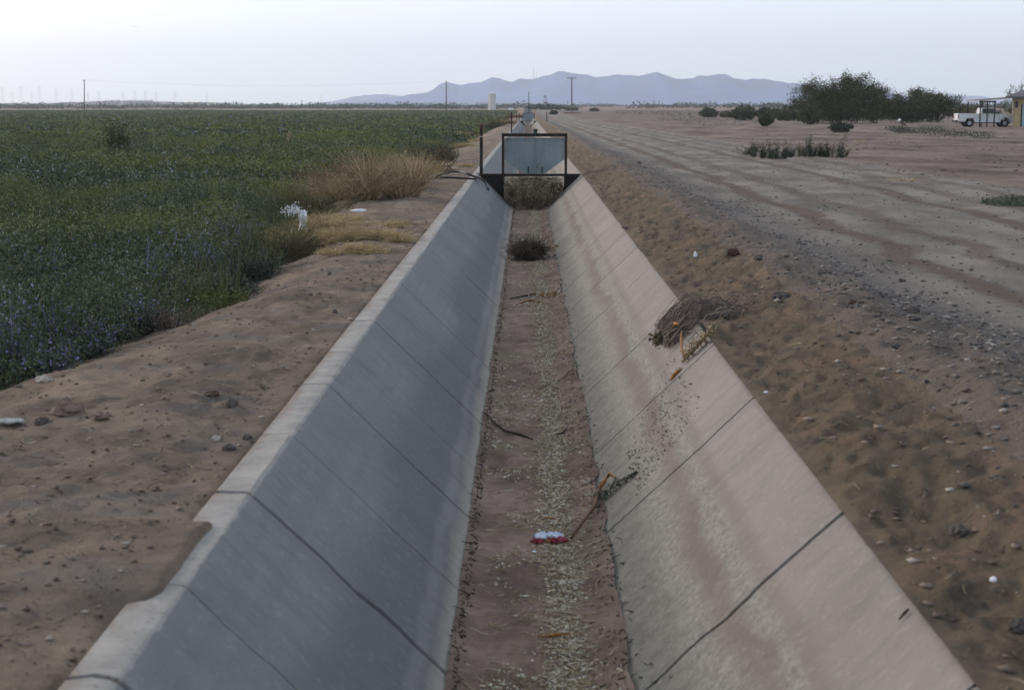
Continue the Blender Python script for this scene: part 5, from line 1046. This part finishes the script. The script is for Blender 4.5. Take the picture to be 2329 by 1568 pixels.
# ------------------------------------------------------------------ porch frame and house
PYy = 150.6
pf = empty('porch_frame', (PY(2243, 288, PYy).x, PYy, tz)); tag(pf, 'open porch of dark thin posts and a flat sloping roof in front of the pickup', 'porch')
xp = [PY(p_, 288, PYy).x for p_ in (2227, 2243, 2259.5)]; zt_ = PY(2243, 231, PYy).z
for x in xp: MB().box((x - .05, PYy - .05, tz - .1), (x + .05, PYy + .05, zt_ - .07)).build('post', M_black, pf)
MB().box((xp[0] - .08, PYy - .06, zt_ - .069), (xp[2] + .1, PYy + .06, zt_ + .06)).build('roof_beam', M_black, pf)
xh = PY(2303, 288, 151).x
for x in (xp[0], xp[2]): MB().box((x - .05, PYy + 4.2, tz - .1), (x + .05, PYy + 4.3, zt_ - .02)).build('post', M_black, pf)
rz = PY(2300, 222, 151).z
MB().prism([(xp[0] - .1, zt_ + .062), (xp[0] - .1, zt_ + .13), (xh + .2, rz + .05), (xh + .2, rz - .03)], PYy - .1, PYy + 4.5).build('porch_roof', simple('porch_sheet', (.17, .15, .13), .7), pf)
hy0, hy1 = 151.2, 163.0; hb = empty('house', (xh, hy0, tz)); hb.rotation_euler = (0, 0, -.275); tag(hb, 'low house with tan yellow walls and a grey roof cut off by the right edge', 'house')
M_wall = simple('tan_stucco', (.44, .35, .19), .9, .18, 1.5, .004); ht_ = rz - .05
def wallbox(name, x0, x1, m=M_wall): return MB().box((x0, hy0, tz - .1), (x1, hy0 + .2, ht_)).build(name, m, hb)
xd = PY(2318.5, 288, hy0).x
wallbox('front_wall', xh, xd); wallbox('front_wall', xd + 1.3, xh + 9)
MB().box((xd, hy0, tz + 2.05), (xd + 1.3, hy0 + .2, ht_)).build('lintel', M_wall, hb)
dr_ = MB().box((xd + .12, hy0 + .03, tz), (xd + 1.18, hy0 + .09, tz + 2.04)).build('door', simple('pale_blue_door', (.30, .42, .50), .6), hb)
MB().box((xd, hy0 - .02, tz), (xd + .115, hy0 + .10, tz + 2.045)).build('door_frame', M_black, hb)
MB().box((xh, hy0 + .2, tz - .1), (xh + .2, hy1, ht_)).build('side_wall', M_wall, hb); MB().box((xh + .2, hy1 - .2, tz - .1), (xh + 9, hy1, ht_)).build('rear_wall', M_wall, hb)
MB().box((xh - .06, hy0 - .06, tz), (xh + .06, hy0 - .001, ht_)).build('corner_trim', M_pale, hb)
MB().box((xh + .18, hy0 - .14, tz + 1.75), (xh + .42, hy0 - .002, tz + 2.3)).build('electric_meter', simple('meter_dark', (.05, .03, .06), .5), hb)
e = .7
MB().add([(xh - e, hy0 - e, ht_ + .02), (xh + 9 + e, hy0 - e, ht_ + .02), (xh + 9 + e, hy1 + e, ht_ + .02), (xh - e, hy1 + e, ht_ + .02), (xh + 4, hy0 + 5.5, ht_ + 1.9), (xh + 6, hy0 + 5.5, ht_ + 1.9),
          (xh - e, hy0 - e, ht_ + .16), (xh + 9 + e, hy0 - e, ht_ + .16), (xh + 9 + e, hy1 + e, ht_ + .16), (xh - e, hy1 + e, ht_ + .16)],
         [(0, 3, 2, 1), (0, 1, 7, 6), (1, 2, 8, 7), (2, 3, 9, 8), (3, 0, 6, 9), (6, 7, 5, 4), (7, 8, 5), (8, 9, 4, 5), (9, 6, 4)]).build('roof', simple('grey_roofing', (.13, .13, .14), .85, .25, 3), hb)
# birds
for px, py, Y, s, tl, lb in ((235, 33, 120, .17, .05, 'dark bird gliding highest in the sky at upper left'), (305, 61, 120, .20, -.05, 'dark bird gliding lower and right of the highest one'), (1467, 103, 200, .12, 0, 'tiny bird high above the mountains')):
    c = PY(px, py, Y); V = [(0, -.5, 0), (0, .5, .02), (-.10, 0, .03), (.10, 0, .03), (0, 0, -.07), (-.55, .08, .16), (-1.05, -.12, .05), (-.5, -.12, .10), (.55, .08, .16), (1.05, -.12, .05), (.5, -.12, .10), (-.12, -.62, 0), (.12, -.62, 0), (0, .62, -.01)]
    Fs = [(2, 3, 1), (3, 2, 0), (0, 4, 3), (2, 4, 0), (4, 1, 3), (4, 2, 1), (2, 1, 5), (2, 5, 7), (5, 6, 7), (2, 7, 0), (3, 8, 1), (3, 10, 8), (8, 10, 9), (3, 0, 10), (0, 12, 11), (1, 13, 2)]
    V = [(c.x + x * s * 1.6 * math.cos(tl) , Y + y * s, c.z + z * s * 1.2 + x * s * tl * 3) for x, y, z in V]
    tag(mesh('bird', V, Fs, M_black, base=tuple(c)), lb, 'bird', 'birds in flight')
